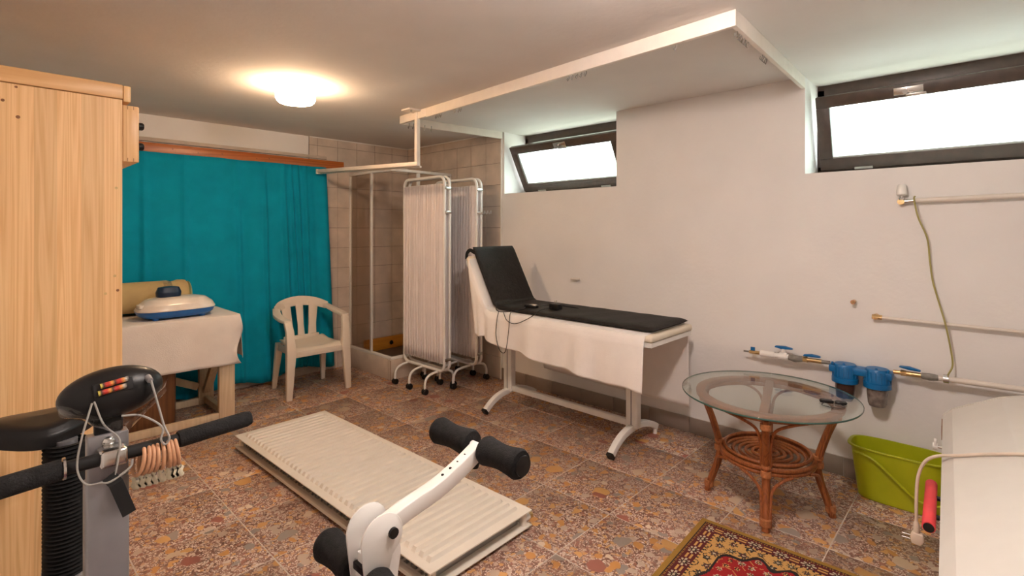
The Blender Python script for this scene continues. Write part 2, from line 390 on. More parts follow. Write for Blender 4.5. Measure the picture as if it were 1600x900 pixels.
tag(hm.build('hedge', 'hedge', smooth=False, solid=.3), 'green hedge beyond the lawn, seen through the panes', 'hedge')
for i, (y0, y1) in enumerate(wins):
    ld = bpy.data.lights.new('window_portal', 'AREA'); ld.shape = 'RECTANGLE'; ld.size = y1 - y0; ld.size_y = .6; ld.cycles.is_portal = True
    lo = bpy.data.objects.new('window_portal', ld); col.objects.link(lo); lo.location = (4.2, (y0 + y1) / 2, 2.23); lo.rotation_euler = (0, R(90), R(0)); lo.rotation_euler = Euler((R(90), 0, R(90)), 'XYZ')

# ------------------------------------------------------------------ ceiling lamps
def ceiling_lamp(x, y, label, m='lamp'):
    t = thing('ceiling_lamp', label, 'lamp', (x, y, CZ))
    MB().lathe([(.0, -.001), (.105, -.001), (.105, -.012), (.09, -.02), (.0, -.02)], (0, 0, 0), 28, caps=False).build('base', 'brass', t, True, local=True)
    def g(u, v):
        a = 2 * math.pi * v; rr = interp([(0, .118), (.15, .13), (.62, .128), (.8, .11), (.93, .06), (1, .0)], u); z = -.022 - interp([(0, 0), (.62, .075), (.8, .098), (1, .106)], u)
        k = 1 + .025 * math.sin(18 * a) * math.sin(20 * u) * (1 if u < .95 else 0); return (rr * k * math.cos(a), rr * k * math.sin(a), z)
    MB().grid(g, 20, 72, True).build('shade', m, t, True, local=True)
    return t
ceiling_lamp(1.555, 3.56, 'lit round pressed-glass ceiling lamp in front of the teal curtain')
ceiling_lamp(1.35, .72, 'lit round pressed-glass ceiling lamp above the weight bench', 'lamp2')

# ------------------------------------------------------------------ wardrobe
wd = thing('wardrobe', 'tall solid pine wardrobe with a half open top drawer', 'wardrobe', (.1, 3.1, 0))
WY = 2.62; WXR = .425
edges = [-.2, -.12, -.05, .02, .09, .158, .223, .295, .367, WXR]
for a, b in zip(edges, edges[1:]):
    MB().box((a, WY, .03), (b, WY + .022, 2.085)).build('board', 'pine', wd)
bx('body', (-.2, WY + .022, .03), (WXR - .002, 3.6, 2.085), 'pine', wd)
bx('plinth', (-.18, WY + .03, 0), (WXR - .03, 3.58, .03), 'pine', wd)
bx('top_board', (-.22, WY - .006, 2.088), (WXR + .002, 3.62, 2.146), 'pinex', wd, bevel=.003)
bx('cornice', (WXR + .003, WY - .006, 2.078), (WXR + .028, 3.62, 2.144), 'pine', wd, bevel=.004)
dr = bx('drawer', (WXR + .001, WY + .004, 1.832), (WXR + .058, 3.55, 2.066), 'pine', wd, bevel=.004)
for z in (2.005, 1.915): MB().lathe([(0, 0), (.008, 0), (.008, .012), (.017, .02), (.017, .034), (.012, .04), (0, .041)], (WXR + .058, WY + .13, z), 16, (1, 0, 0), False).build('knob', 'black', dr, True)
for z in (1.834, 2.05):
    for k in (.018, .038): bx('finger_joint', (WXR + k, WY + .0035, z), (WXR + k + .002, WY + .0045, z + .014), 'knot', dr)
for (x, z) in ((.405, 1.72), (.40, 1.36), (.405, .98), (.37, 1.29)): MB().cyl((x, WY - .001, z), (x, WY + .004, z), .0055, n=10).build('screw', 'brass', wd, True)
for (x, z, s) in ((.075, 2.02, .006), (.115, 1.965, .007), (.055, 1.45, .006), (.41, 1.30, .006), (.11, 2.075, .005)):
    MB().lathe([(0, 0), (s, 0), (s * .8, .0012), (0, .0014)], (x, WY + .0005, z), 12, (0, -1, 0), False).build('knot', 'knot', wd, True)

# ------------------------------------------------------------------ teal curtain, board, work table
def curtain(u, v):
    x = .3 + (2.62 + .10 * v - .3) * u; z = 2.215 - 2.14 * v
    z += (.02 * math.sin(9 * u) + .03 * math.sin(23 * u + 1)) * v * v * (1 if u < .93 else .4)
    ph = 60 * u + 5 * math.sin(7 * u); y = 5.243 + (.022 + .016 * v) * math.sin(ph) * (.5 + .5 * math.sin(11 * u + 2)) + .012 * math.sin(23 * u + 2 * v)
    for c, w, h in ((.06, .009, .035), (.30, .011, .03), (.43, .012, .028), (.62, .01, .026), (.72, .008, .035), (.80, .009, .04), (.835, .006, .035), (.865, .007, .04), (.90, .008, .03)):
        y -= h * math.exp(-((u - c - .012 * v * math.sin(40 * c)) / w) ** 2) * (.35 + .65 * min(1, v * 3))
    y = max(5.165, min(5.288, y))
    return (x, y, z)
tag(MB().grid(curtain, 420, 26).build('curtain', 'teal', smooth=True, solid=.003), 'full-length teal cloth curtain along the back wall', 'curtain')
pel = MB().box((.35, 5.302, 2.205), (2.86, 5.335, 2.302)).build('pelmet_board', 'orangewood', bevel=.003)
tag(pel, 'varnished orange pine board above the teal curtain', 'board')
for i, x in enumerate((.98, 1.22, 1.42, 1.62, 1.93, 2.05)): MB().lathe([(0, 0), (.006, 0), (0, .002)], (x, 5.302, 2.25 + .012 * (i % 2)), 8, (0, -1, 0), False).build('knot', 'knot', pel)

wt = thing('work_table', 'bare pale wood work table with diagonal braces under a cloth', 'table', (.9, 4.87, 0))
bx('table_top', (.28, 4.56, .80), (1.50, 5.16, .842), 'bench', wt, bevel=.003)
for x in (.3, 1.375):
    for y in (4.565, 5.10): bx('leg', (x, y, 0), (x + .115, y + .05, .80), 'bench', wt, bevel=.002)
for y in (4.572, 5.11): bx('rail', (.416, y, .002), (1.374, y + .035, .06), 'bench', wt, bevel=.002)
for x in (.335, 1.41): bx('rail', (x, 4.616, .02), (x + .04, 5.099, .07), 'bench', wt, bevel=.002)
MB().tube([(1.43, 4.63, .70), (1.43, 5.09, .12)], 0, rect=(.022, .03), up=(1, 0, 0)).build('brace', 'bench', wt)
MB().tube([(.42, 5.125, .62), (1.37, 5.125, .16)], 0, rect=(.03, .014), up=(0, 1, 0)).build('brace', 'bench', wt)
def tcloth(u, v):   # u along x, v across: front hem, front edge, back edge, back hem
    x = .25 + 1.275 * u; f = math.sin(14 * u + 1) * .5 + math.sin(31 * u) * .3
    prof = [(0, (4.535, .45)), (.42, (4.545, .842)), (.45, (4.56, .849)), (.9, (5.16, .849)), (.93, (5.175, .84)), (1, (5.18, .7))]
    y = interp([(a, b[0]) for a, b in prof], v); z = interp([(a, b[1]) for a, b in prof], v)
    d = max(0, .849 - z); y -= d * .03 * (1 + f) if v < .5 else 0
    if v < .1: z += .02 * (1 - u) * (1 - v * 10)
    e = max(0, u - .95) / .05
    if v < .42: x -= .05 * e * (1 - v / .42) * math.sin(5 * v * 3); y -= .02 * e * math.sin(v * 22)
    return (x, y, z)
tc_ = MB().grid(tcloth, 90, 40)
def tside(u, v):
    y = 4.55 + .6 * u; z = .846 - .36 * v * (1 - .25 * u); return (1.525 + .012 * math.sin(20 * u) * v + .02 * v, y - .0 * v, z)
tc_.grid(tside, 30, 12)
tag(tc_.build('tablecloth', 'cloth', smooth=True, solid=.003), 'off-white cloth hanging over the pale wood work table', 'tablecloth')
# massage appliance
dv = thing('massage_appliance', 'white and blue oval massage appliance on the cloth-covered table', 'appliance', (1.12, 4.765, .8515), R(3))
def superell(a, b, n, prof, nu=None, off=(0, 0)):
    def fn(u, v):
        s, z = interp([(p[0], p[1]) for p in prof], u), interp([(p[0], p[2]) for p in prof], u); t = 2 * math.pi * v
        cx, sx = math.cos(t), math.sin(t); e = 2 / n
        return (off[0] + a * s * abs(cx) ** e * (1 if cx > 0 else -1), off[1] + b * s * abs(sx) ** e * (1 if sx > 0 else -1), z)
    return fn
MB().grid(superell(.27, .155, 2.8, [(0, 0, .012), (.1, .82, .012), (.5, .95, .035), (1, 1.0, .068)]), 14, 48, True).build('base', 'devblue', dv, True, local=True)
MB().grid(superell(.272, .157, 2.8, [(0, 1.0, .068), (.12, 1.01, .075), (.45, .93, .115), (.75, .74, .155), (.9, .5, .168), (1, 0, .172)]), 22, 56, True).build('cover', 'devwhite', dv, True, local=True)
for x in (-.16, .16):
    for y in (-.08, .08): MB().lathe([(0, 0), (.022, 0), (.026, .02), (0, .02)], (x, y, 0), 14, caps=False).build('foot', 'devblue', dv, True, local=True)
MB().grid(superell(.085, .06, 3, [(0, 0, .165), (.1, .95, .165), (.55, 1, .205), (.85, .8, .245), (1, 0, .252)], off=(-.055, -.01)), 12, 32, True).build('footrest', 'navy', dv, True, local=True)
MB().grid(superell(.022, .05, 3, [(0, 0, .09), (.3, 1, .095), (.8, .9, .125), (1, 0, .13)], off=(-.248, -.03)), 8, 20, True).build('grip', 'devwhite', dv, True, local=True)
rl = thing('rolled_mat', 'tan rolled foam mat lying behind the massage appliance', 'mat', (.9, 5.085, .8535))
def rollf(u, v):
    a = 2 * math.pi * v; r = .125 * (1 - .05 * math.sin(3 * a)) * interp([(0, .9), (.04, 1), (.8, 1), (.86, .93), (.9, 1.02), (.97, 1), (1, .8)], u)
    return (-.42 + .8 * u, r * .93 * math.cos(a), .135 + r * math.sin(a))
MB().grid(rollf, 40, 36, True).build('roll', 'rollmat', rl, True, local=True)
MB().tube([(.22, .122 * math.cos(a), .136 + .1275 * math.sin(a)) for a in [2 * math.pi * i / 24 for i in range(24)]], 0, rect=(.0015, .03), closed=True, up=(1, 0, 0)).build('strap', 'film', rl, local=True)
MB().lathe([(.0, .0), (.11, .0), (.118, -.008), (.09, -.02), (0, -.02)], (.39, 0, .135), 24, (1, 0, 0), False).build('end_wrap', 'green', rl, True, local=True)
bc = thing('brown_cabinet', 'small dark brown veneered cabinet standing under the work table', 'cabinet', (.85, 4.9, 0))
MB().prism([(.55, 4.66), (1.04, 4.66), (1.09, 4.68), (1.11, 4.73), (1.11, 5.03), (1.06, 5.05), (.55, 5.05)], lambda x, y, t: (x, y, t), .02, .66).build('body', 'brownwood', bc, bevel=.006)
bx('plinth', (.57, 4.68, 0), (1.06, 5.03, .02), 'brownwood', bc)
bx('top', (.54, 4.655, .66), (1.115, 5.055, .68), 'brownwood', bc, bevel=.006)

# ------------------------------------------------------------------ monobloc chair (faces -Y)
ch = thing('plastic_chair', 'cream moulded plastic armchair in front of the teal curtain', 'chair', (2.255, 4.85, 0), R(-2))
def seat(u, v):
    x = (-.235 + .47 * u) * (1 - .1 * v); y = -.225 + .42 * v; z = .455 - .03 * math.sin(math.pi * min(1, v * 1.1)) + .02 * (2 * u - 1) ** 2 - (.05 * max(0, .12 - v) / .12) ** 1.0 * 1.2
    return (x, y, z)
MB().grid(seat, 20, 20).build('seat', 'chair', ch, True, local=True, solid=.012)
bx('apron', (-.235, -.225, .375), (.235, -.213, .43), 'chair', ch, local=True, bevel=.004)
for sx in (-1, 1):
    MB().tube([(sx * .285, -.23, 0), (sx * .262, -.215, .43), (sx * .268, -.2, .62), (sx * .278, -.17, .70)], [1.0, 1.6, 1.3, 1.2], rect=(.026, .018), up=(0, 1, 0)).build('leg', 'chair', ch, local=True, bevel=.006)
    MB().tube([(sx * .245, .25, 0), (sx * .215, .19, .45)], [.9, 1.5], rect=(.022, .018), up=(0, 1, 0)).build('leg', 'chair', ch, local=True, bevel=.006)
    bx('side_apron', (sx * .235 - .006, -.21, .385), (sx * .235 + .006, .19, .45), 'chair', ch, local=True, bevel=.004)
    MB().tube([(sx * .278, -.19, .705), (sx * .288, -.08, .715), (sx * .282, .06, .735), (sx * .245, .19, .775)], [1.1, 1.2, 1.2, 1.1], rect=(.03, .014), up=(0, 0, 1), smooth=5).build('armrest', 'chair', ch, local=True, bevel=.006)
MB().tube([(-.255, .175, .77), (-.19, .235, .80), (-.1, .262, .822), (0, .27, .83), (.1, .262, .822), (.19, .235, .80), (.255, .175, .77)], [.85, 1, 1.1, 1.15, 1.1, 1, .85], rect=(.012, .042), up=(0, .25, 1), smooth=5).build('top_rail', 'chair', ch, local=True, bevel=.007)
for x in (-.118, 0, .118):
    MB().tube([(x * .92, .19, .44), (x, .215, .6), (x * 1.2, .258 - .012 * (x != 0), .81)], [1.1, .9, 1.15] if x == 0 else [1.3, 1.15, 1.4], rect=(.033, .007), up=(0, -1, .2), smooth=4).build('slat', 'chair', ch, local=True, bevel=.004)
bx('back_base', (-.175, .175, .445), (.175, .2, .50), 'chair', ch, local=True, bevel=.006)

# ------------------------------------------------------------------ shower
sp = thing('shower_tray', 'low beige tiled shower tray in the room corner', 'shower tray', (3.3, 4.95, 0))
sx0, sy0 = 2.95, 4.51
bx('plinth_side', (sx0, sy0 + .0605, 0), (sx0 + .06, BY - .014, .205), 'walltile', sp, bevel=.002)
bx('plinth_side', (sx0, sy0, 0), (WX - .014, sy0 + .06, .205), 'walltile', sp, bevel=.002)
bx('tray', (sx0 + .06, sy0 + .06, .06), (WX - .014, BY - .014, .12), 'dark', sp)
bx('corner_joint', (sx0 - .001, sy0 - .001, .002), (sx0 + .002, sy0 + .002, .2), 'knot', sp)
en = thing('shower_enclosure', 'white framed corner shower enclosure with smoked panes', 'shower', (3.3, 4.95, .206))
def fr(n, a, b): bx(n, a, b, 'whitepaint', en, bevel=.003)
zt = 2.185
for z0, z1 in ((.206, .232), (zt - .03, zt)):
    fr('rail', (sx0 + .005, sy0 + .04, z0), (sx0 + .04, BY - .014, z1)); fr('rail', (sx0 + .005, sy0 + .005, z0), (WX - .014, sy0 + .04, z1))
fr('post', (sx0 + .007, BY - .034, .232), (sx0 + .036, BY - .015, zt - .03)); fr('post', (sx0 + .007, 4.885, .232), (sx0 + .022, 4.915, zt - .03)); fr('post', (sx0 + .024, 4.93, .232), (sx0 + .038, 4.955, zt - .03))
fr('post', (WX - .036, sy0 + .007, .232), (WX - .016, sy0 + .036, zt - .03)); fr('post', (3.29, sy0 + .007, .232), (3.325, sy0 + .036, zt - .03))
bx('pane', (sx0 + .012, 4.915, .232), (sx0 + .017, BY - .034, zt - .03), 'showerglass', en); bx('pane', (sx0 + .028, 4.955, .232), (sx0 + .033, BY - .036, zt - .03), 'showerglass', en)
bx('pane', (3.325, sy0 + .018, .232), (WX - .036, sy0 + .023, zt - .03), 'showerglass', en)
ob = bx('orange_board', (3.12, 5.30, .1205), (3.74, 5.335, .262), 'yellowboard', bevel=.004)
tag(ob, 'bright orange board with a black knob standing in the shower tray', 'board')
MB().lathe([(0, 0), (.02, 0), (.026, .012), (.018, .024), (0, .026)], (3.47, 5.30, .19), 16, (0, -1, 0), False).build('knob', 'black', ob, True)
# wall hooks on the tiles
for i in range(3):
    yy = 3.965 - .048 * i
    hk = thing('wall_hook', 'small white wall hook on the beige shower tiles', 'hook', (WX - .0137, yy, 1.72), 0, 'row of small wall hooks')
    bx('plate', (WX - .018, yy - .009, 1.715), (WX - .0137, yy + .009, 1.75), 'whitepaint', hk, bevel=.001)
    MB().tube([(WX - .017, yy, 1.725), (WX - .035, yy, 1.712), (WX - .042, yy, 1.73)], .004, 8, smooth=3).build('prong', 'whitepaint', hk, True)
# curtain rail hung from the ceiling
rail = thing('shower_curtain_rail', 'cream metal curtain rail hung from a ceiling upright', 'rail', (2.60, 3.60, 2.09))
bx('ceiling_plate', (2.47, 3.50, CZ - .014), (2.67, 3.62, CZ - .0005), 'track', rail, bevel=.002)
for x, y in ((2.50, 3.52), (2.62, 3.52)): MB().cyl((x, y, CZ - .014), (x, y, CZ - .03), .009, n=10).build('bolt', 'steel', rail, True)
bx('upright', (2.575, 3.545, 2.09), (2.61, 3.58, CZ - .014), 'track', rail, bevel=.002)
MB().tube([(2.592, 3.545, 2.105), (2.505, 5.195, 2.165)], 0, rect=(.017, .017), up=(0, 0, 1)).build('rail', 'track', rail, bevel=.002)
MB().tube([(2.625, 3.56, 2.085), (2.535, 5.195, 2.145)], 0, rect=(.011, .008), up=(0, 0, 1)).build('glide_rail', 'track', rail, bevel=.002)
bx('wall_bracket', (2.485, 5.18, 2.135), (2.545, 5.20, 2.185), 'track', rail, bevel=.002)

# ceiling track
ct = thing('ceiling_curtain_track', 'white lath curtain track fixed under the ceiling above the bed', 'curtain track', (3.1, 2.4, CZ))
A, B_, Cc, Dd = (2.62, 3.84), (2.40, .86), (WX - .001, .925), (WX - .023, 3.70)
def lath(n, p, q, h, w=.012): MB().tube([(p[0], p[1], CZ - h / 2 - .001), (q[0], q[1], CZ - h / 2 - .001)], 0, rect=(w, h / 2), up=(0, 0, 1)).build(n, 'track', ct, bevel=.001)
mid = (A[0] + (B_[0] - A[0]) * .14, A[1] + (B_[1] - A[1]) * .14)
lath('lath', A, mid, .068, .014); lath('lath', mid, B_, .075); lath('lath', (B_[0] + .012, B_[1] + .012), Cc, .075); lath('lath', (A[0] + .014, A[1]), Dd, .07)
def hooks(p, q, ts, hgt):
    dx, dy = q[0] - p[0], q[1] - p[1]; l = math.hypot(dx, dy); nx, ny = dy / l * .02, -dx / l * .02
    for t in ts:
        x, y = p[0] + dx * t + nx, p[1] + dy * t + ny; j = random.uniform(-.006, .006); z = CZ - .072
        if not (x < WX - .03): continue
        MB().tube([(x, y, z + .02), (x, y, z - .014), (x + j, y + .008, z - .03), (x + j, y + .014, z - .02), (x, y + .01, z - .008)], .003, 6).build('hook', 'hemp', ct, True)
hooks(B_, A, [.105, .30, .312, .322, .335, .345, .71, .72, .735, .80, .81, .82, .825], .07)
hooks(Cc, B_, [.58, .6, .62, .64, .82, .85, .87, .9, .92, .95], .07)
hooks(A, Dd, [.06, .1, .14, .2, .26], .07)

# ------------------------------------------------------------------ folding screens
def screen(x, y0, y1, fxa, fxb, feet, label):
    t = thing('folding_screen', label, 'screen', (x, (y0 + y1) / 2, 0), 0, 'wheeled folding screens by the shower')
    for k, dx in enumerate((0, .062)):
        xx = x + dx; zb, ztp = .20, 2.055; r = .07
        path = []
        for cy, cz, a0 in ((y1 - r, zb + r, 270), (y1 - r, ztp - r, 0), (y0 + r, ztp - r, 90), (y0 + r, zb + r, 180)):
            for i in range(7):
                a = R(a0 + 15 * i); path.append((xx, cy + r * math.cos(a), cz + r * math.sin(a)))
        MB().tube(path, .0145, 10, True).build('frame', 'whitepaint', t, True)
        def cl(u, v, xx=xx, k=k):
            y = y0 + .018 + (y1 - y0 - .036) * u; z = 1.985 - (1.985 - .275) * v
            am = .011 + .006 * math.sin(math.pi * v); ph = 2 * math.pi * 15 * u + .6 * math.sin(9 * u + 3 * v) + k
            return (xx - .006 + am * math.sin(ph) + .003 * math.sin(2.3 * ph), y, z + .004 * math.sin(ph))
        MB().grid(cl, 150, 14).build('cloth', 'screencloth', t, True, solid=.0015)
        for z in (.275, 1.985): MB().cyl((xx - .004, y0, z), (xx - .004, y1, z), .004, n=8).build('cloth_rod', 'whitepaint', t, True)
    for z in (.30, 1.70, 1.93): bx('hinge', (x - .004, y0 - .019, z), (x + .066, y0 - .013, z + .025), 'steel', t, bevel=.001)
    for y in feet:
        MB().tube([(fxa, y, .055), (fxa, y, .10), (fxa + .02, y, .15), (fxa + .07, y, .178), (x, y, .19), (x + .062, y, .19), (fxb - .07, y, .178), (fxb - .02, y, .15), (fxb, y, .10), (fxb, y, .055)], .0125, 8, smooth=3).build('foot', 'whitepaint', t, True)
        for xx in (fxa, fxb):
            c = MB()
            for s in (-1, 1): c.lathe([(0, -.011), (.024, -.011), (.028, -.006), (.028, .006), (.024, .011), (0, .011)], (xx, y + s * .014, .028), 16, (0, 1, 0), False)
            c.cyl((xx, y, .028), (xx, y, .06), .012, n=10)
            c.build('caster', 'black', t, True)
screen(3.07, 3.79, 4.44, 2.915, 3.262, (3.885, 4.135, 4.375), 'nearer white pleated folding screen in front of the shower corner')
screen(3.44, 3.745, 4.40, 3.212, 3.655, (3.83, 4.035, 4.28), 'white pleated folding screen between the tiled wall and the other screen')

# ------------------------------------------------------------------ treatment bed
bed = thing('treatment_bed', 'white steel treatment bed with cream padding and raised head', 'bed', (3.25, 2.45, 0))
bX0, bX1, bY0, bYh = 2.945, 3.545, 1.575, 3.08
HA = R(61); HL = .53
def headpt(s, off): return (bYh + s * math.cos(HA) - off * math.sin(HA) * -1 * -1, .845 + s * math.sin(HA) + off * math.cos(HA))
bx('pad', (bX0, bY0, .828), (bX1, bYh, .872), 'pad', bed, bevel=.018, seg=3)
rotH = Matrix.Rotation(HA, 3, 'X')
MB().box((bX0, bYh, .828), (bX1, bYh + HL, .872), rot=rotH, piv=(0, bYh, .845)).build('head_pad', 'pad', bed, bevel=.018, seg=3)
MB().tube([(bX0 + .02, bY0 + .015, .812), (bX1 - .02, bY0 + .015, .812), (bX1 - .02, bYh + .02, .812), (bX0 + .02, bYh + .02, .812)], 0, rect=(.014, .015), closed=True, up=(0, 0, 1)).build('frame', 'whitepaint', bed)
MB().box((bX0 + .02, bYh + .02, .80), (bX1 - .02, bYh + HL - .02, .826), rot=rotH, piv=(0, bYh, .845)).build('head_frame', 'whitepaint', bed, bevel=.003)
for y in (3.11, 1.885):
    cl_ = bx('column', (3.222, y - .045, .135), (3.282, y + .045, .80), 'whitepaint', bed, bevel=.006)
    bx('column_groove', (3.2195, y - .004, .15), (3.2225, y + .004, .79), 'grey', cl_)
    bx('cross_bar', (2.98, y - .02, .775), (3.51, y + .02, .798), 'whitepaint', bed, bevel=.003)
    ft = MB().tube([(2.955, y, .024), (3.02, y, .075), (3.10, y, .115), (3.19, y, .135), (3.31, y, .138), (3.42, y, .12), (3.52, y, .085), (3.585, y, .05)], 0, rect=(.022, .022), up=(0, 0, 1), smooth=3).build('foot', 'whitepaint', bed, bevel=.004)
    MB().tube([(2.945, y, .017), (2.962, y, .03)], 0, rect=(.023, .023), up=(0, 0, 1)).build('end_cap', 'black', ft)
    MB().cyl((3.57, y, 0), (3.57, y, .045), .016, n=12).build('glide', 'whitepaint', ft, True)
bx('stretcher', (3.235, 1.93, .14), (3.27, 3.065, .185), 'whitepaint', bed, bevel=.004)
def spine(s):   # s = metres from the foot end along the bed surface
    L1 = bYh - bY0
    if s <= L1: return bY0 + s, .872, 0.0
    q = s - L1; return bYh + q * math.cos(HA) - .027 * math.sin(HA), .845 + .027 * math.cos(HA) + q * math.sin(HA), HA
def smooth_spine(s, k=.06):
    a = [spine(s + d) for d in (-k, -k / 2, 0, k / 2, k)]; return sum(p[0] for p in a) / 5, sum(p[1] for p in a) / 5
SL = bYh - bY0 + HL
def sheet(u, v):
    s = .045 + (SL - .045 - .03) * u; y, z = smooth_spine(s); z += .004
    hem = interp([(0, .525), (.25, .545), (.55, .60), (.73, .655), (.8, .67), (1, .69)], u) + .008 * math.sin(26 * u)
    hemf = interp([(0, .27), (.7, .30), (.74, .6), (1, 1.0)], u)
    f = math.sin(30 * u) * .6 + math.sin(53 * u + 1) * .4
    if v < .4:
        t = 1 - v / .4; zz = z - .012 + (hem - z) * t; return (bX0 - .010 - .012 * min(1, t * 6) - (.018 + .022 * f) * t, y - (.10 * t * max(0, u - .76) / .24), zz)
    if v <= .7:
        t = (v - .4) / .3; return (bX0 - .004 + (bX1 - bX0 + .008) * t, y, z - .006 * (abs(2 * t - 1) ** 8))
    t = (v - .7) / .3; zz = z - .012 + (max(hemf, 0) - z) * t if u < .74 else z - .012 - .05 * t
    return (bX1 + .010 + .01 * min(1, t * 6) + (.012 + .01 * f) * t, y, zz)
tag(MB().grid(sheet, 150, 60).build('bed_sheet', 'sheet', smooth=True, solid=.002), 'white cotton sheet draped over the treatment bed', 'sheet')
hm_ = thing('heating_mat', 'long black quilted massage mat lying on the treatment bed', 'mat', (3.25, 2.4, .88))
def matf(u, v):
    s = .02 + (SL + .05) * u; y, z = smooth_spine(s, .09); a = R(61) * max(0, min(1, (s - (bYh - bY0) + .06) / .12)); x0, x1 = 3.005, 3.515
    w = 2 * math.pi * v; cx, sx = math.cos(w), math.sin(w); e = .25
    px = abs(cx) ** e * (1 if cx > 0 else -1); pz = abs(sx) ** .7 * (1 if sx > 0 else -1)
    edge = min(1, min(u, 1 - u) * 50); th = .019 * edge ** .5 + .001
    q = 1.0
    for c in (-.25, -.08, .08, .25): q -= .35 * math.exp(-((px - c) / .03) ** 2)
    q += .12 * math.sin(u * 60) * math.sin(3 * px)
    o = .027 + th * pz * (q if pz > 0 else 1)
    return ((x0 + x1) / 2 + (x1 - x0) / 2 * px * (.985 + .015 * edge), y - o * math.sin(a), z + o * math.cos(a))
MB().grid(matf, 120, 96, True).build('mat', 'blackmat', hm_, True)
for c in (-.25, -.08, .08, .25):
    def st(u, c=c):
        s = .05 + (SL - .02) * u; y, z = smooth_spine(s, .09); a = R(61) * max(0, min(1, (s - (bYh - bY0) + .06) / .12)); o = .0405
        return (3.26 + .255 * c, y - o * math.sin(a), z + o * math.cos(a))
    MB().tube([st(i / 60) for i in range(61)], .0016, 5).build('stitch_line', 'stitch', hm_, True)
yt, zt_ = smooth_spine(SL + .03, .05)
MB().tube([(3.01, yt - .03, zt_ + .0), (3.0, yt + .02, zt_ + .02), (2.99, yt + .05, zt_ - .01), (2.985, yt + .05, zt_ - .06)], 0, rect=(.016, .003), up=(1, 0, 0), smooth=4).build('strap', 'black', hm_)
rc = thing('remote_control', 'black and silver remote control lying on the black mat', 'remote', (3.12, 2.74, .92))
MB().grid(superell(.032, .07, 3, [(0, 0, 0), (.1, .95, 0), (.5, 1, .01), (.9, .9, .02), (1, 0, .02)]), 8, 28, True).build('case', 'black', rc, True, local=True)
MB().grid(superell(.022, .035, 2.5, [(0, 1, .019), (.6, .95, .023), (1, 0, .0235)], off=(0, -.02)), 5, 24, True).build('faceplate', 'steel', rc, True, local=True)
ad = thing('power_adapter', 'small black plug-in power adapter on the black mat', 'adapter', (3.16, 2.52, .92))
bx('case', (-.03, -.045, 0), (.03, .045, .045), 'black', ad, local=True, bevel=.006)
for x in (-.01, .01): MB().cyl((x, .0, .045), (x, .0, .07), .0025, n=8).build('pin', 'steel', ad, True, local=True)
cb = MB().tube([(3.0, 3.02, .93), (2.96, 2.98, .89), (2.94, 2.90, .885), (2.95, 2.80, .90), (3.02, 2.74, .915), (3.10, 2.78, .925)], .004, 7, smooth=6)
cb.tube([(2.935, 2.93, .885), (2.905, 2.92, .82), (2.885, 2.91, .70), (2.88, 2.87, .60), (2.88, 2.82, .575), (2.88, 2.79, .62), (2.895, 2.78, .75), (2.92, 2.79, .87), (2.95, 2.80, .9)], .003, 6, smooth=5)
cb.tube([(2.92, 2.86, .885), (2.90, 2.80, .83), (2.895, 2.70, .82), (2.93, 2.58, .88), (3.02, 2.56, .925), (3.13, 2.54, .935)], .003, 6, smooth=5)
cb.tube([(3.16, 2.50, .955), (3.2, 2.42, .945), (3.28, 2.38, .93), (3.3, 2.46, .93), (3.22, 2.56, .945), (3.14, 2.66, .935)], .003, 6, smooth=5)
tag(cb.build('mat_cable', 'black', smooth=True), 'thin black cable looping over the side of the bed', 'cable')

# ------------------------------------------------------------------ radiator lying on the floor
ra = thing('radiator', 'cream ribbed panel radiator lying flat on the floor', 'radiator', (1.63, 2.815, 0), R(1.4))
RW, RL = .335, 1.08
def ribs(zb, sgn):
    nr = 39; ys = [-RL, -RL + .04]; zs = [0, 0]
    step = (2 * RL - .10) / nr
    for i in range(nr):
        y = -RL + .05 + i * step
        for q, h in ((.10, 0), (.26, 1), (.66, 1), (.82, 0)): ys.append(y + q * step); zs.append(h)
    ys += [RL - .04, RL]; zs += [0, 0]
    xs = [(-RW, 0), (-RW + .045, 0), (-RW + .06, 1), (RW - .06, 1), (RW - .045, 0), (RW, 0)]
    m = MB(); v = [(x, y, zb + sgn * .017 * h * k) for y, h in zip(ys, zs) for x, k in xs]
    nx = len(xs); f = [(i * nx + j, i * nx + j + 1, (i + 1) * nx + j + 1, (i + 1) * nx + j) for i in range(len(ys) - 1) for j in range(nx - 1)]
    return m.add(v, f)
pf = ribs(.098, 1).build('front_panel', 'radi', ra, False, local=True, solid=.006)
pb = ribs(.022, -1).build('back_panel', 'radi', ra, True, local=True, solid=.006)
for x in (-RW + .02, RW - .02): bx('edge_channel', (x - .012, -RL + .01, .004 if x > 0 else .016), (x + .012, RL - .01, .03), 'radi', ra, local=True, bevel=.003)
fin = MB()
for i in range(60):
    y = -RL + .06 + i * (2 * RL - .12) / 59; fin.box((-RW + .05, y - .001, .02), (RW - .05, y + .001, .092))
fin.build('convector_fins', 'radi_in', ra, local=True)['kind'] = 'stuff'
for x in (-RW + .035, RW - .035):
    for y in (-RL + .03, RL - .03): MB().cyl((x, y, .02), (x, y, .094), .018, n=14).build('connector', 'radi', ra, True, local=True)
vl = MB().cyl((RW - .035, -RL + .03, .055), (RW + .005, -RL + .03, .055), .017, n=16).build('valve_port', 'whitepaint', ra, True, local=True)
MB().lathe([(.008, 0), (.018, 0), (.018, .02), (.012, .022), (.012, .008), (.008, .008)], (RW + .005, -RL + .03, .055), 18, (1, 0, 0), False).build('brass_nipple', 'brass', vl, True, local=True)

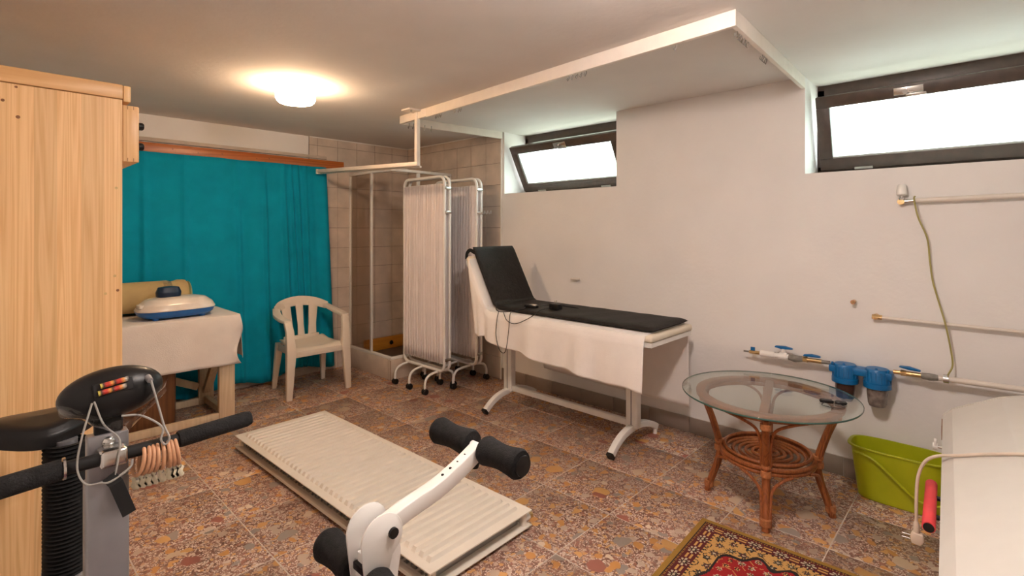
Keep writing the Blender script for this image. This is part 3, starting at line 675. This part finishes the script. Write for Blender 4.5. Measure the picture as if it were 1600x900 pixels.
# ------------------------------------------------------------------ weight bench with leg developer
wbn = thing('weight_bench', 'white weight bench leg developer with black foam rollers', 'exercise bench', (.5, 1.2, 0))
def roller(p, a, b, par, r=.047):
    prof = []
    for i in range(15):
        t = i / 14; w = r * (.80 + .20 * (abs(2 * t - 1) ** 1.6)); 
        if t in (0.0,): prof.append((.012, 0))
        prof.append((w * (.86 if i in (0, 14) else 1), t * (b - a)))
    prof.append((.012, b - a))
    o = MB().lathe(prof, (p[0], a, p[1]), 28, (0, 1, 0), False).build('foam_roller', 'foam', par, True)
    return o
yb = 1.2
arm = MB().tube([(.765, yb, .748), (.83, yb, .765), (.94, yb, .785), (1.03, yb, .815), (1.115, yb, .853)], 0, rect=(.02, .024), up=(0, 0, 1), smooth=5).build('lever_arm', 'whitepaint', wbn, bevel=.004)
for t in (.965, .995, 1.025, 1.055):
    z = interp([(.94, .785), (1.03, .815), (1.115, .853)], t) + .0245; MB().cyl((t, yb, z - .004), (t, yb, z + .001), .0045, n=10).build('adjusting_hole', 'black', arm, True)
MB().cyl((1.115, 1.022, .853), (1.115, 1.405, .853), .0125, n=14).build('roller_bar', 'whitepaint', arm, True)
roller((1.115, .853), 1.02, 1.175, wbn); roller((1.115, .853), 1.235, 1.41, wbn)
MB().lathe([(0, 0), (.03, 0), (.03, .006), (0, .008)], (1.115, 1.014, .853), 20, (0, -1, 0), False).build('end_cap', 'black', wbn, True)
MB().lathe([(0, 0), (.013, 0), (.016, .016), (.012, .03), (0, .03)], (1.095, yb - .0, .825), 14, (0, 0, -1), False).build('lock_knob', 'black', arm, True)
def plate(y):
    pts = [(.700, .52)] + [(.735 + .062 * math.cos(R(a)), .745 + .062 * math.sin(R(a))) for a in range(190, -40, -15)] + [(.765, .69), (.745, .62), (.745, .52)]
    MB().prism(pts, lambda x, z, t: (x, t, z), y - .003, y + .003).build('pivot_plate', 'whitepaint', wbn, bevel=.001, seg=1)
plate(1.163); plate(1.237)
MB().cyl((.765, 1.152, .748), (.765, 1.248, .748), .014, n=14).build('pivot_bolt', 'black', wbn, True)
MB().tube([(.765, yb, .745), (.785, yb, .68), (.775, yb, .60), (.77, yb, .40)], 0, rect=(.02, .02), up=(1, 0, 0), smooth=4).build('drop_arm', 'whitepaint', wbn, bevel=.003)
bx('front_post', (.70, 1.172, .03), (.74, 1.228, .70), 'whitepaint', wbn, bevel=.003)
bx('stop_block', (.69, 1.168, .655), (.742, 1.232, .675), 'black', wbn, bevel=.002)
MB().cyl((.71, 1.005, .635), (.71, 1.41, .635), .0125, n=14).build('roller_bar', 'whitepaint', wbn, True)
roller((.71, .635), 1.0, 1.16, wbn, .05); roller((.71, .635), 1.245, 1.415, wbn, .05)
bx('seat_pad', (.02, 1.02, .53), (.655, 1.40, .59), 'purple', wbn, bevel=.015, seg=3)
bx('main_beam', (-.16, 1.175, .46), (.70, 1.225, .52), 'whitepaint', wbn, bevel=.003)
bx('seat_bracket', (.1, 1.12, .52), (.6, 1.28, .531), 'whitepaint', wbn)
bx('front_foot', (.695, 1.0, 0), (.745, 1.42, .03), 'whitepaint', wbn, bevel=.003)
bx('rear_post', (-.16, 1.175, .03), (-.12, 1.225, .46), 'whitepaint', wbn, bevel=.003); bx('rear_foot', (-.165, 1.0, 0), (-.115, 1.42, .03), 'whitepaint', wbn, bevel=.003)

# ------------------------------------------------------------------ exercise bike
bk = thing('exercise_bike', 'black and silver exercise bike in front of the pine wardrobe', 'exercise bike', (.22, 1.95, 0))
HZ, HY = 1.0, 1.555
bx('front_post', (.186, 1.585, .10), (.272, 1.635, .935), 'grey', bk, bevel=.006)
br = bx('head_bracket', (.19, 1.592, .93), (.272, 1.628, 1.045), 'grey', bk, bevel=.004)
for (x, z, r) in ((.231, 1.025, .014), (.245, .905, .008)): MB().lathe([(0, 0), (r, 0), (r * .9, r * .35), (r * .5, r * .6), (0, r * .65)], (x, 1.585 if z < .93 else 1.592, z), 16, (0, -1, 0), False).build('bolt', 'steel', bk, True)
MB().tube([(-.2, HY - .03, HZ - .012), (.1, HY, HZ), (.232, HY, HZ), (.4, HY, HZ), (.535, HY + .01, HZ + .004)], .0155, 14).build('handlebar', 'rubber', bk, True)
bx('clamp', (.207, HY - .021, HZ - .021), (.262, HY + .037, HZ + .021), 'steel', bk, bevel=.008)
def sleeve(p, q, r, par):
    p, q = Vector(p), Vector(q); L_ = (q - p).length
    return MB().lathe([(.0158, 0), (r * .93, 0), (r, .006), (r, L_ - .012), (r * .85, L_), (0, L_)], p, 20, q - p, False).build('grip', 'foam', par, True)
sleeve((.37, HY, HZ), (.552, HY + .012, HZ + .005), .0215, bk); sleeve((.14, HY, HZ), (-.24, HY - .034, HZ - .013), .0235, bk)
MB().lathe([(.016, 0), (.025, 0), (.025, .005), (.016, .005)], (.142, HY, HZ), 20, (1, 0, 0), False).build('grip_ring', 'steel', bk, True)
# console
def dome(u, v):
    a = 2 * math.pi * v; s = math.sin(u * math.pi / 2); c = math.cos(u * math.pi / 2)
    return Vector((.108 * s * math.cos(a), -.062 * c ** .8 if c > 0 else 0, .062 * s * math.sin(a)))
cm = Matrix.Translation((.243, 1.625, 1.138)) @ Matrix.Rotation(R(-20), 4, 'X') @ Matrix.Rotation(R(-4), 4, 'Y')
con = MB().grid(dome, 14, 40, True).grid(lambda u, v: (.108 * (1 - u) * math.cos(2 * math.pi * v), .012 * u, .062 * (1 - u) * math.sin(2 * math.pi * v)), 4, 40, True).xf(cm).build('console', 'black', bk, True)
MB().box((-.045, -.062, -.01), (.035, -.045, .022)).xf(cm).build('battery_bay', 'rubber', con, bevel=.003)
def battery(x0, z):
    m = MB(); p = cm @ Vector((x0, -.064, z)); q = cm @ Vector((x0 + .056, -.064, z + .004))
    m.tube([p + (q - p) * (i / 10) for i in range(11)], .0062, 12)
    o = m.build('battery', 'battery', con, True)
    at = o.data.color_attributes.new('pattern', 'FLOAT_COLOR', 'POINT')
    for i in range(len(o.data.vertices)):
        k = i // 12; at.data[i].color = (.75, .6, .1, 1) if k < 1 else (.5, .03, .015, 1) if k in (2, 3, 6, 7) else (.65, .28, .05, 1) if k in (4, 8) else (.45, .4, .34, 1) if k == 9 else (.03, .02, .02, 1)
battery(-.03, .014); battery(-.036, -.002)
MB().lathe([(0, 0), (.008, 0), (.007, .02), (0, .022)], cm @ Vector((.068, -.046, .012)), 12, (0.1, -1, -.3), False).build('jack_plug', 'grey', con, True)
def filmf(u, v):
    a = math.pi * (1.02 + .98 * v); rr = 1.06 + .05 * math.sin(9 * a + 6 * u) ; k = 1 - .62 * u
    return cm @ Vector((.108 * rr * math.cos(a) * k + .0, -.035 - .028 * math.sin(math.pi * u) + .008 * math.sin(13 * a), .062 * rr * math.sin(a) * (1 - .1 * u) - .045 * u))
MB().grid(filmf, 8, 44).build('film_wrap', 'film', bk, True)
bx('console_mount', (.205, 1.60, 1.04), (.262, 1.622, 1.10), 'black', bk, bevel=.004)
cw = MB()
cw.tube([cm @ Vector((-.05, -.066, -.02)), (.172, 1.535, 1.06), (.165, 1.53, 1.0), (.18, 1.525, .962), (.21, 1.525, .955)], .0022, 7, smooth=6)
cw.tube([cm @ Vector((-.046, -.066, -.018)), (.215, 1.545, 1.085), (.243, 1.535, 1.045), (.24, 1.528, 1.0), (.234, 1.526, .965)], .0022, 7, smooth=6)
cw.tube([cm @ Vector((.07, -.066, .0)), (.325, 1.545, 1.10), (.335, 1.535, 1.05), (.345, 1.53, 1.02), (.336, 1.53, 1.005), (.327, 1.53, 1.02), (.33, 1.535, 1.05), (.29, 1.55, 1.085), (.25, 1.55, 1.095)], .0026, 7, smooth=6)
cw.tube([(.206, 1.528, .955), (.225, 1.524, .952), (.262, 1.526, .972), (.268, 1.53, .99)], .003, 7, smooth=5)
cw.build('sensor_wires', 'lightwire', bk, True)
MB().tube([(.222, 1.528, .965), (.235, 1.523, .945), (.262, 1.53, .86)], 0, rect=(.014, .0025), up=(0, -1, 0)).build('rubber_strap', 'strap', bk)
# seat with ribbed sleeve
def sad(u, v):
    a = 2 * math.pi * v; w = interp([(0, 0), (.35, 1.0), (.6, 1.02), (.85, .85), (1, 0)], u); z = interp([(0, -.03), (.2, -.035), (.45, -.02), (.6, .01), (.85, .035), (1, .04)], u)
    fx_ = .125 + .02 * math.cos(2 * a); ym = math.sin(a); return (.155 + fx_ * w * math.cos(a), 2.26 + w * (.15 * ym if ym > 0 else .12 * ym), .905 + z + .012 * math.cos(2 * a) * w)
MB().grid(sad, 18, 44, True).build('seat', 'black', bk, True)
prof = []
for i in range(34): prof += [(.052, -i * .0125), (.058, -i * .0125 - .003), (.046, -i * .0125 - .0085)]
MB().lathe(prof, (.205, 2.16, .875), 24, caps=False).build('ribbed_sleeve', 'rubber', bk, True)
MB().cyl((.205, 2.16, .10), (.205, 2.16, .88), .03, n=14).build('seat_post', 'grey', bk, True)
bx('sleeve_base', (.15, 2.10, .12), (.26, 2.22, .46), 'grey', bk, bevel=.006)
bx('main_frame', (.19, 1.5, .07), (.265, 2.34, .13), 'grey', bk, bevel=.005)
for y in (1.52, 2.32): MB().tube([(.0, y, .036), (.45, y, .036)], .036, 14).build('stabiliser', 'black', bk, True)
# curtain rings hanging on the handlebar
ringm = None
for i, (x, tl) in enumerate(((.285, .22), (.297, .18), (.308, .12), (.319, .06), (.332, .02), (.347, -.08), (.356, -.12), (.366, -.14))):
    t = thing('curtain_ring', 'wooden curtain ring with ivory clip hanging on the bike handlebar', 'curtain ring', (x, HY, HZ - .0115 + .0), 0, 'wooden curtain rings on the bike handlebar')
    rr = .031; rot = Matrix.Translation((0, 0, -.0155)) @ Matrix.Rotation(tl, 4, 'Y') @ Matrix.Rotation(tl * .6, 4, 'Z')
    MB().tube([rot @ Vector((0, rr * math.cos(a), rr * math.sin(a) * 1.12)) for a in [2 * math.pi * k / 28 for k in range(28)]], .0046, 9, True).build('ring', 'ring', t, True, local=True)
    b = rot @ Vector((0, 0, -rr * 1.12))
    MB().tube([b + Vector((0, 0, .006)), b + Vector((.004, -.006, -.002)), b + Vector((.004, -.004, -.012)), b + Vector((0, 0, -.009))], .0012, 6, smooth=3).build('eyelet', 'steel', t, True, local=True)
    pts = [(-.008, -.006), (-.003, -.003), (.006, -.006), (.013, -.012), (.009, -.022), (.014, -.032), (.007, -.038), (-.004, -.035), (-.009, -.026), (-.005, -.016)]
    MB().prism(pts, lambda px, pz, q, b=b: (b.x + px, b.y + q, b.z + pz), -.003, .003).build('clip', 'ivory', t, local=True, bevel=.0012, seg=1)

# ------------------------------------------------------------------ rattan table with glass top
rt = thing('rattan_table', 'round rattan coffee table with a clear glass top', 'table', (3.10, .945, 0), R(14))
GZ = .615
MB().lathe([(0, GZ), (.452, GZ), (.455, GZ + .003), (.455, GZ + .007), (.452, GZ + .010), (0, GZ + .010)], (0, 0, 0), 96, caps=False).build('glass_top', 'glass', rt, True, local=True)
MB().lathe([(.4555, GZ + .0005), (.4570, GZ + .003), (.4570, GZ + .007), (.4555, GZ + .0095)], (0, 0, 0), 96, caps=False).build('glass_rim', 'glassedge', rt, True, local=True)
def ringp(r, z, n=64): return [(r * math.cos(2 * math.pi * i / n), r * math.sin(2 * math.pi * i / n), z) for i in range(n)]
MB().tube(ringp(.352, GZ - .013), 0, rect=(.026, .012), closed=True, up=(0, 0, 1)).build('top_ring', 'rattan', rt, local=True, bevel=.004)
MB().tube(ringp(.335, GZ - .038), .011, 8, True).build('hoop', 'rattan', rt, True, local=True)
MB().tube([(-.33, 0, GZ - .016), (.33, 0, GZ - .016)], 0, rect=(.022, .01), up=(0, 0, 1)).build('cross_cane', 'rattan', rt, local=True, bevel=.004)
SZ = .285
for k in range(4):
    a = R(90 * k + 2); ca, sa = math.cos(a), math.sin(a)
    def pt(r, z, o=0): return (r * ca - o * sa, r * sa + o * ca, z)
    lg = MB().tube([pt(.318, 0), pt(.29, .09), pt(.255, .20), pt(.25, .29), pt(.285, .42), pt(.33, .54), pt(.345, GZ - .03)], [.019, .02, .021, .021, .02, .02, .019], 12, smooth=5).build('leg', 'rattan', rt, True, local=True)
    for s in (-1, 1):
        MB().tube([pt(.312, .02, s * .021), pt(.28, .12, s * .022), pt(.262, .19, s * .03), pt(.245, .24, s * .075), pt(.205, .256, s * .125)], .008, 7, smooth=5).build('side_cane', 'rattan', lg, True, local=True)
        MB().tube([pt(.255, .31, s * .022), pt(.29, .44, s * .024), pt(.315, .52, s * .045), pt(.325, .562, s * .11), pt(.29, .578, s * .19)], .008, 7, smooth=5).build('side_cane', 'rattan', lg, True, local=True)
    for (r, z, h) in ((.308, .045, .035), (.252, .27, .03), (.25, .31, .02), (.335, .545, .03)):
        MB().lathe([(.0, -h / 2), (.026, -h / 2), (.027, 0), (.026, h / 2), (0, h / 2)], pt(r, z), 14, caps=False).build('binding', 'bind', lg, True, local=True)
for r, z, q in ((.235, SZ - .02, .012), (.238, SZ + .004, .012), (.22, SZ + .024, .009)): MB().tube(ringp(r, z), q, 8, True).build('shelf_hoop', 'rattan', rt, True, local=True)
MB().tube([((.03 + .19 * t) * math.cos(2 * math.pi * 5.5 * t), (.03 + .19 * t) * math.sin(2 * math.pi * 5.5 * t), SZ) for t in [i / 200 for i in range(201)]], .0095, 8).build('spiral_shelf', 'rattan', rt, True, local=True)
for a in (0, 90): 
    MB().tube([(-.235 * math.cos(R(a + 45)), -.235 * math.sin(R(a + 45)), SZ - .02), (.235 * math.cos(R(a + 45)), .235 * math.sin(R(a + 45)), SZ - .02)], .009, 8).build('shelf_cane', 'rattan', rt, True, local=True)
gz = GZ + .0105
gd = thing('black_gadget', 'small black gadget with a cord loop on the glass table', 'gadget', (3.15, .63, gz), R(20))
MB().grid(superell(.018, .035, 3, [(0, 0, 0), (.1, .9, 0), (.5, 1, .008), (.9, .85, .016), (1, 0, .017)], off=(0, .03)), 8, 22, True).build('case', 'black', gd, True, local=True)
MB().grid(superell(.02, .03, 2.6, [(0, 0, 0), (.1, .9, 0), (.5, 1, .007), (.9, .85, .013), (1, 0, .014)], off=(.004, -.035)), 8, 22, True).build('case', 'black', gd, True, local=True)
MB().lathe([(0, 0), (.009, 0), (.009, .016), (0, .018)], (0, -.002, .0), 12, caps=False).build('button', 'steel', gd, True, local=True)
MB().tube([(-.015, -.03, .004), (-.05, -.045, .003), (-.085, -.02, .003), (-.09, .03, .003), (-.06, .06, .003), (-.02, .045, .004)], .002, 6, smooth=6).build('cord', 'black', gd, True, local=True)

# ------------------------------------------------------------------ pipes and water filter on the window wall
tpipe = thing('radiator_pipe', 'cream heating pipe with white thermostatic valve below the window', 'pipe', (WX, .2, 1.71))
px = WX - .035
MB().tube([(px, .345, 1.716), (px, -1.2, 1.755)], .0145, 14).build('pipe', 'pipe', tpipe, True)
MB().cyl((WX - .001, .405, 1.712), (px - .012, .405, 1.712), .017, n=14).build('valve_body', 'brass', tpipe, True)
MB().cyl((px, .42, 1.712), (px, .345, 1.716), .0115, n=14).build('union', 'chrome', tpipe, True)
MB().lathe([(.0, 0), (.016, 0), (.016, .01), (.011, .014), (.011, .024)], (px, .402, 1.722), 16, caps=False).build('valve_neck', 'chrome', tpipe, True)
MB().lathe([(.0, .024), (.017, .024), (.026, .032), (.026, .05), (.021, .085), (.016, .092), (0, .094)], (px, .402, 1.722), 20, caps=False).build('valve_head', 'whitepaint', tpipe, True)
lp = thing('capped_pipe', 'thin cream pipe with brass end fitting on the white wall', 'pipe', (WX, .2, 1.02))
MB().tube([(px, .50, 1.022), (px, -1.2, 1.010)], .010, 12).build('pipe', 'pipe', lp, True)
MB().cyl((WX - .001, .528, 1.024), (px - .014, .528, 1.024), .017, n=8).build('elbow', 'brass', lp, True)
MB().cyl((px, .545, 1.024), (px, .495, 1.022), .0145, n=8).build('end_fitting', 'brass', lp, True)
sb_ = thing('pipe_stub', 'short copper pipe stub sticking out of the wall', 'pipe', (WX, .641, 1.102))
MB().cyl((WX - .0005, .641, 1.102), (WX - .035, .641, 1.102), .012, n=14).build('stub', 'brass', sb_, True)
MB().lathe([(.007, 0), (.0135, 0), (.0135, .014), (.007, .014)], (WX - .035, .641, 1.102), 14, (-1, 0, 0), False).build('collar', 'ring', sb_, True)
wh = thing('wall_bracket', 'small cream bracket on the wall above the treatment bed', 'bracket', (WX, 2.77, 1.10))
bx('plate', (WX - .006, 2.73, 1.088), (WX - .0005, 2.81, 1.112), 'pipe', wh, bevel=.002)
MB().tube([(WX - .006, 2.745, 1.10), (WX - .04, 2.745, 1.10), (WX - .045, 2.80, 1.104)], .008, 8).build('peg', 'pipe', wh, True)
wf = thing('water_filter_line', 'wall water line with twin blue filter heads and lever valves', 'water filter', (3.68, .6, .7))
fxp = 3.69
def zl(y): return .706 + (1.266 - y) * .0185
def seg(n, y0, y1, r, m, nn=14, par=wf): return MB().cyl((fxp, y0, zl(y0)), (fxp, y1, zl(y1)), r, n=nn).build(n, m, par, True)
seg('tap_tip', 1.275, 1.235, .006, 'hemp'); seg('tap_body', 1.236, 1.165, .012, 'brass', 8)
MB().tube([(fxp, 1.215, zl(1.2) + .01), (fxp, 1.215, zl(1.2) + .035)], 0, rect=(.004, .014), up=(0, 1, 0)).build('tap_lever', 'blue', wf, bevel=.002)
seg('white_fitting', 1.165, 1.075, .021, 'whitepaint'); seg('white_fitting', 1.076, .985, .017, 'whitepaint')
vb = seg('valve_body', 1.045, 1.0, .026, 'whitepaint'); MB().cyl((fxp, 1.022, zl(1) + .02), (fxp, 1.022, zl(1) + .05), .014, n=12).build('valve_stem', 'whitepaint', vb, True)
MB().prism([(-.055, 0), (-.05, .008), (-.01, .016), (.05, .012), (.055, .002), (.01, -.006)], lambda a, z, t: (fxp - .012 + t, 1.02 + a, zl(1) + .052 + z), 0, .026).build('lever_handle', 'blue', wf, bevel=.003)
MB().tube([(fxp, .985, zl(.98)), (fxp - .01, .95, zl(.95) - .002), (fxp, .91, zl(.9))], [.019, .023, .019], 12, smooth=4).build('elbow', 'hemp', wf, True)
seg('brass_nut', .912, .88, .019, 'brass', 6); seg('valve_body', .88, .80, .014, 'brass'); seg('nipple', .80, .755, .012, 'hemp')
MB().prism([(-.05, .0), (-.045, .01), (.0, .016), (.045, .008), (.05, -.002), (.0, -.004)], lambda a, z, t: (fxp - .012 + t, .855 + a, zl(.86) + .024 + z), 0, .024).build('lever_handle', 'blue', wf, bevel=.003)
fh = bx('filter_head', (fxp - .045, .435, .672), (fxp + .045, .755, .716), 'blue', wf, bevel=.01)
for yc, bm_ in ((.675, 'bowl1'), (.512, 'bowl2')):
    hd = MB().lathe([(0, .05), (.055, .05), (.062, .04), (.064, -.03), (.07, -.034), (.07, -.062), (.062, -.066), (0, -.066)], (fxp, yc, .676), 32, caps=False).build('filter_cap', 'blue', wf, True)
    for k in range(16):
        a = 2 * math.pi * k / 16; p = (fxp + .0655 * math.cos(a), yc + .0655 * math.sin(a)); bx('grip_rib', (p[0] - .003, p[1] - .003, .648), (p[0] + .003, p[1] + .003, .71), 'blue', hd)
    MB().lathe([(.052, 0), (.052, -.03), (.047, -.09), (.040, -.108), (.0, -.112)], (fxp, yc, .612), 28, caps=False).build('filter_bowl', bm_, wf, True)
for yc in (.735, .675, .512, .455): bx('screw_boss', (fxp - .04, yc - .006, .714), (fxp - .026, yc + .006, .734), 'blue', fh, bevel=.002)
seg('nipple', .435, .40, .012, 'brass'); seg('brass_nut', .40, .375, .017, 'brass', 6); seg('valve_body', .375, .305, .014, 'brass')
MB().prism([(-.05, .006), (-.045, .014), (.0, .016), (.05, .004), (.05, -.004), (.0, -.004)], lambda a, z, t: (fxp - .012 + t, .36 - a, zl(.36) + .026 + z), 0, .024).build('lever_handle', 'blue', wf, bevel=.003)
MB().tube([(fxp, .305, zl(.3)), (fxp - .006, .27, zl(.27)), (fxp, .235, zl(.24))], [.017, .021, .016], 12, smooth=4).build('elbow', 'hemp', wf, True)
seg('earth_clamp', .212, .188, .025, 'chrome', 10)
seg('pipe', .235, -1.2, .0155, 'pipe')
tag(MB().tube([(px - .018, .338, 1.742), (px - .02, .342, 1.72), (px - .012, .325, 1.62), (px - .006, .285, 1.50), (px + .01, .275, 1.38), (px + .01, .262, 1.26), (px + .008, .235, 1.14), (px - .016, .205, 1.02), (px - .012, .185, .9), (px - .012, .175, .80), (fxp - .02, .192, .752)], .0045, 7, smooth=6).build('earth_wire', 'wire', smooth=True), 'thin yellow-green wire hanging between two wall pipes', 'wire')
MB().cyl((0, 0, 0), (0, 0, .001), .001)

# ------------------------------------------------------------------ lime tub
tb = thing('plastic_tub', 'lime green plastic tub on the floor against the wall', 'tub', (3.625, .40, 0))
def tubf(u, v):
    # outer wall up, rim, inner wall down
    prof = [(0, .0, .002), (.05, .80, .002), (.1, .82, .006), (.5, .97, .285), (.53, 1.04, .288), (.56, 1.045, .297), (.6, .965, .297), (.95, .80, .012), (1, .0, .012)]
    return superell(.118, .235, 3.6, [(a, b, c) for a, b, c in prof])(u, v)
MB().grid(tubf, 60, 64, True).build('body', 'lime', tb, True, local=True)
MB().tube([(-.118, .20, .27), (-.135, .1, .25), (-.137, -.02, .15), (-.135, -.08, .10), (-.134, -.16, .085), (-.128, -.21, .12), (-.118, -.22, .25)], .007, 8, smooth=5).build('handle', 'lime', tb, True, local=True)

# ------------------------------------------------------------------ cream faceted cabinet (long, along the wall to wall axis)
cbx = thing('faceted_cabinet', 'long cream sheet-metal cabinet with a faceted lid beside the lime tub', 'cabinet', (3.4, .198, 0), R(3.03))
prof = [(0, .06), (0, .60), (-.036, .641), (-.213, .737), (-.30, .763), (-.56, .763), (-.647, .737), (-.824, .641), (-.86, .60), (-.86, .06)]
MB().prism(prof, lambda y, z, t: (t, y, z), -2.1, 0).build('body', 'box', cbx, local=True)
MB().prism([(y * 1.004 + .0016, z + .002) if z > .1 else (y, z) for y, z in prof[1:-1]] + [(-.86, .59), (0, .59)], lambda y, z, t: (t, y, z), 0.0, .012).build('end_flange', 'box', cbx, local=True)
for x in (-.15, -1.9):
    for y in (-.08, -.78): MB().cyl((x, y, 0), (x, y, .06), .025, n=14).build('foot', 'black', cbx, True, local=True)
bx('edge_strip', (-.14, .0, .52), (-.02, .004, .59), 'knot', cbx, local=True)
kn = MB().cyl((-.30, .0, .535), (-.30, .018, .535), .006, n=10).build('wing_screw', 'steel', cbx, True, local=True)
MB().lathe([(0, 0), (.016, 0), (.016, .018), (0, .02)], (-.30, .016, .535), 14, (0, 1, 0), False).build('knob', 'whitepaint', kn, True, local=True)
bx('wing', (-.315, .02, .538), (-.285, .03, .568), 'whitepaint', kn, local=True, bevel=.003)
hd = MB().lathe([(0, 0), (.019, 0), (.0205, .003), (.0205, .44), (.019, .443), (0, .443)], (-1.0, .034, .462), 20, (1, 0, -.02), False).build('red_grip', 'red', cbx, True, local=True)
MB().lathe([(0, 0), (.0165, 0), (.0165, .003), (0, .004)], (-1.0, .034, .462), 18, (-1, 0, 0), False).build('end_plug', 'black', hd, True, local=True)
for x in (-.70, -.88): MB().cyl((x, 0, .455), (x, .03, .455), .009, n=12).build('standoff', 'black', cbx, True, local=True)
pc = thing('power_cable', 'cream power cable with plug hanging over the faceted cabinet', 'cable', (2.3, .1, .70))
cm2 = WM[cbx]
cpts = [cm2 @ Vector(p) for p in ((-1.15, -.6, .771), (-1.05, -.45, .771), (-.95, -.33, .771), (-.86, -.25, .759), (-.79, -.15, .712), (-.73, -.05, .658), (-.70, .012, .628), (-.69, .052, .59), (-.69, .075, .52), (-.70, .08, .42), (-.70, .08, .33))]
MB().tube(cpts, .0062, 9, smooth=6).build('cord', 'cable', pc, True)
pm = cm2 @ Matrix.Translation((-.70, .08, .33))
MB().lathe([(.006, .01), (.010, .0), (.011, -.04), (.009, -.045)], (0, 0, 0), 12).xf(pm).build('strain_relief', 'cable', pc, True)
MB().prism([(-.022, -.04), (.012, -.036), (.02, -.055), (.016, -.082), (-.014, -.086), (-.026, -.066)], lambda a, z, t: (t, a, z), -.015, .015).xf(pm).build('plug', 'cable', pc, bevel=.004)
for z in (-.056, -.072): MB().cyl((0, .02, z), (0, .048, z), .0026, n=8).xf(pm).build('pin', 'chrome', pc, True)

# ------------------------------------------------------------------ rug
GX, GY = 1.28, .80; NX, NY = 256, 160
def lin(c): return tuple(((x / 255) / 12.92 if x < 11 else ((x / 255 + .055) / 1.055) ** 2.4) for x in c)
GOLD, DK, MAR, CRM, RED, BEI, OLV = [lin(c) for c in ((150, 112, 42), (30, 22, 22), (84, 16, 22), (190, 176, 150), (150, 14, 20), (196, 150, 86), (74, 66, 52))]
def rugcol(x, y):
    ex, ey = min(x, GX - x), min(y, GY - y); d = min(ex, ey)
    along = y if ex < ey else x
    if d < .026: return GOLD
    if d < .032: return DK
    if d < .042: return GOLD if int(along * 160) % 2 else MAR
    if d < .10:
        c = (d - .071); a = (along % .115) - .0575; r = math.hypot(a * .8, c); th = math.atan2(c, a)
        fl = .021 + .006 * math.cos(8 * th)
        if r < .006: return CRM
        if r < fl * .55: return DK if math.cos(8 * th) > 0 else OLV
        if r < fl: return CRM if math.cos(8 * th) > -.3 else MAR
        if abs(abs(a) - .05) < .012 and abs(c) < .014: return BEI if (abs(c) > .006) else MAR
        return MAR
    if d < .112: return BEI if math.sin(along * 260) > -.4 else DK
    cx, cy = (x - GX / 2) / (GX / 2 - .112), (y - GY / 2) / (GY / 2 - .112)
    th = math.atan2(cy, cx); r = (abs(cx) ** 2.0 + abs(cy) ** 2.0) ** .5 + .05 * math.cos(12 * th) + .07 * math.cos(4 * th)
    def motif(cell, rad, seed):
        i, j = math.floor(x / cell), math.floor(y / cell); g = random.Random(i * 131 + j * 17 + seed)
        mx, my = (i + .5 + g.uniform(-.2, .2)) * cell, (j + .5 + g.uniform(-.2, .2)) * cell
        q = math.hypot(x - mx, y - my); t = math.atan2(y - my, x - mx); n = g.choice((5, 6, 8)); w = rad * (.75 + .25 * math.cos(n * t + g.random() * 6)) * g.uniform(.7, 1.1)
        return q / w, g.random()
    if r < .93:
        if r > .885: return DK
        if r < .36: 
            if r > .32: return DK
            q, k = motif(.05, .02, 5); return (CRM if q < .35 else OLV if q < 1 else BEI)
        q, k = motif(.055, .021, 9)
        if q < .3: return BEI
        if q < .62: return DK if k < .5 else OLV
        if q < .9: return CRM if k > .3 else BEI
        if abs(math.sin(x * 38 + 1.5 * math.sin(y * 31))) < .07: return BEI
        return RED
    q, k = motif(.062, .026, 2)
    if q < .3: return CRM
    if q < .6: return MAR if k < .5 else OLV
    if q < 1: return OLV if k < .6 else DK
    if abs(math.sin(y * 44 + 1.7 * math.sin(x * 37))) < .10: return DK
    return BEI
rv = [(i * GX / NX - GX, j * GY / NY - GY, .009) for i in range(NX + 1) for j in range(NY + 1)]
rf = [(i * (NY + 1) + j, (i + 1) * (NY + 1) + j, (i + 1) * (NY + 1) + j + 1, i * (NY + 1) + j + 1) for i in range(NX) for j in range(NY)]
rm = MB(); rm.add(rv, rf)
rug = thing('rug', 'red and gold patterned oriental rug on the stone tile floor', 'rug', (2.685, 1.14, 0), R(2.5))
pile = rm.build('pile', 'rug', rug, local=True, fix=False)
at = pile.data.color_attributes.new('pattern', 'FLOAT_COLOR', 'CORNER')
for i in range(NX):
    for j in range(NY):
        c = rugcol((i + .5) * GX / NX, (j + .5) * GY / NY); k = 4 * (i * NY + j)
        q = 1 + .12 * (random.random() - .5)
        for m_ in range(4): at.data[k + m_].color = (c[0] * q, c[1] * q, c[2] * q, 1)
bx('backing', (-GX, -GY, .0005), (0, 0, .0085), mat('rug_edge', GOLD, .9), rug, local=True)
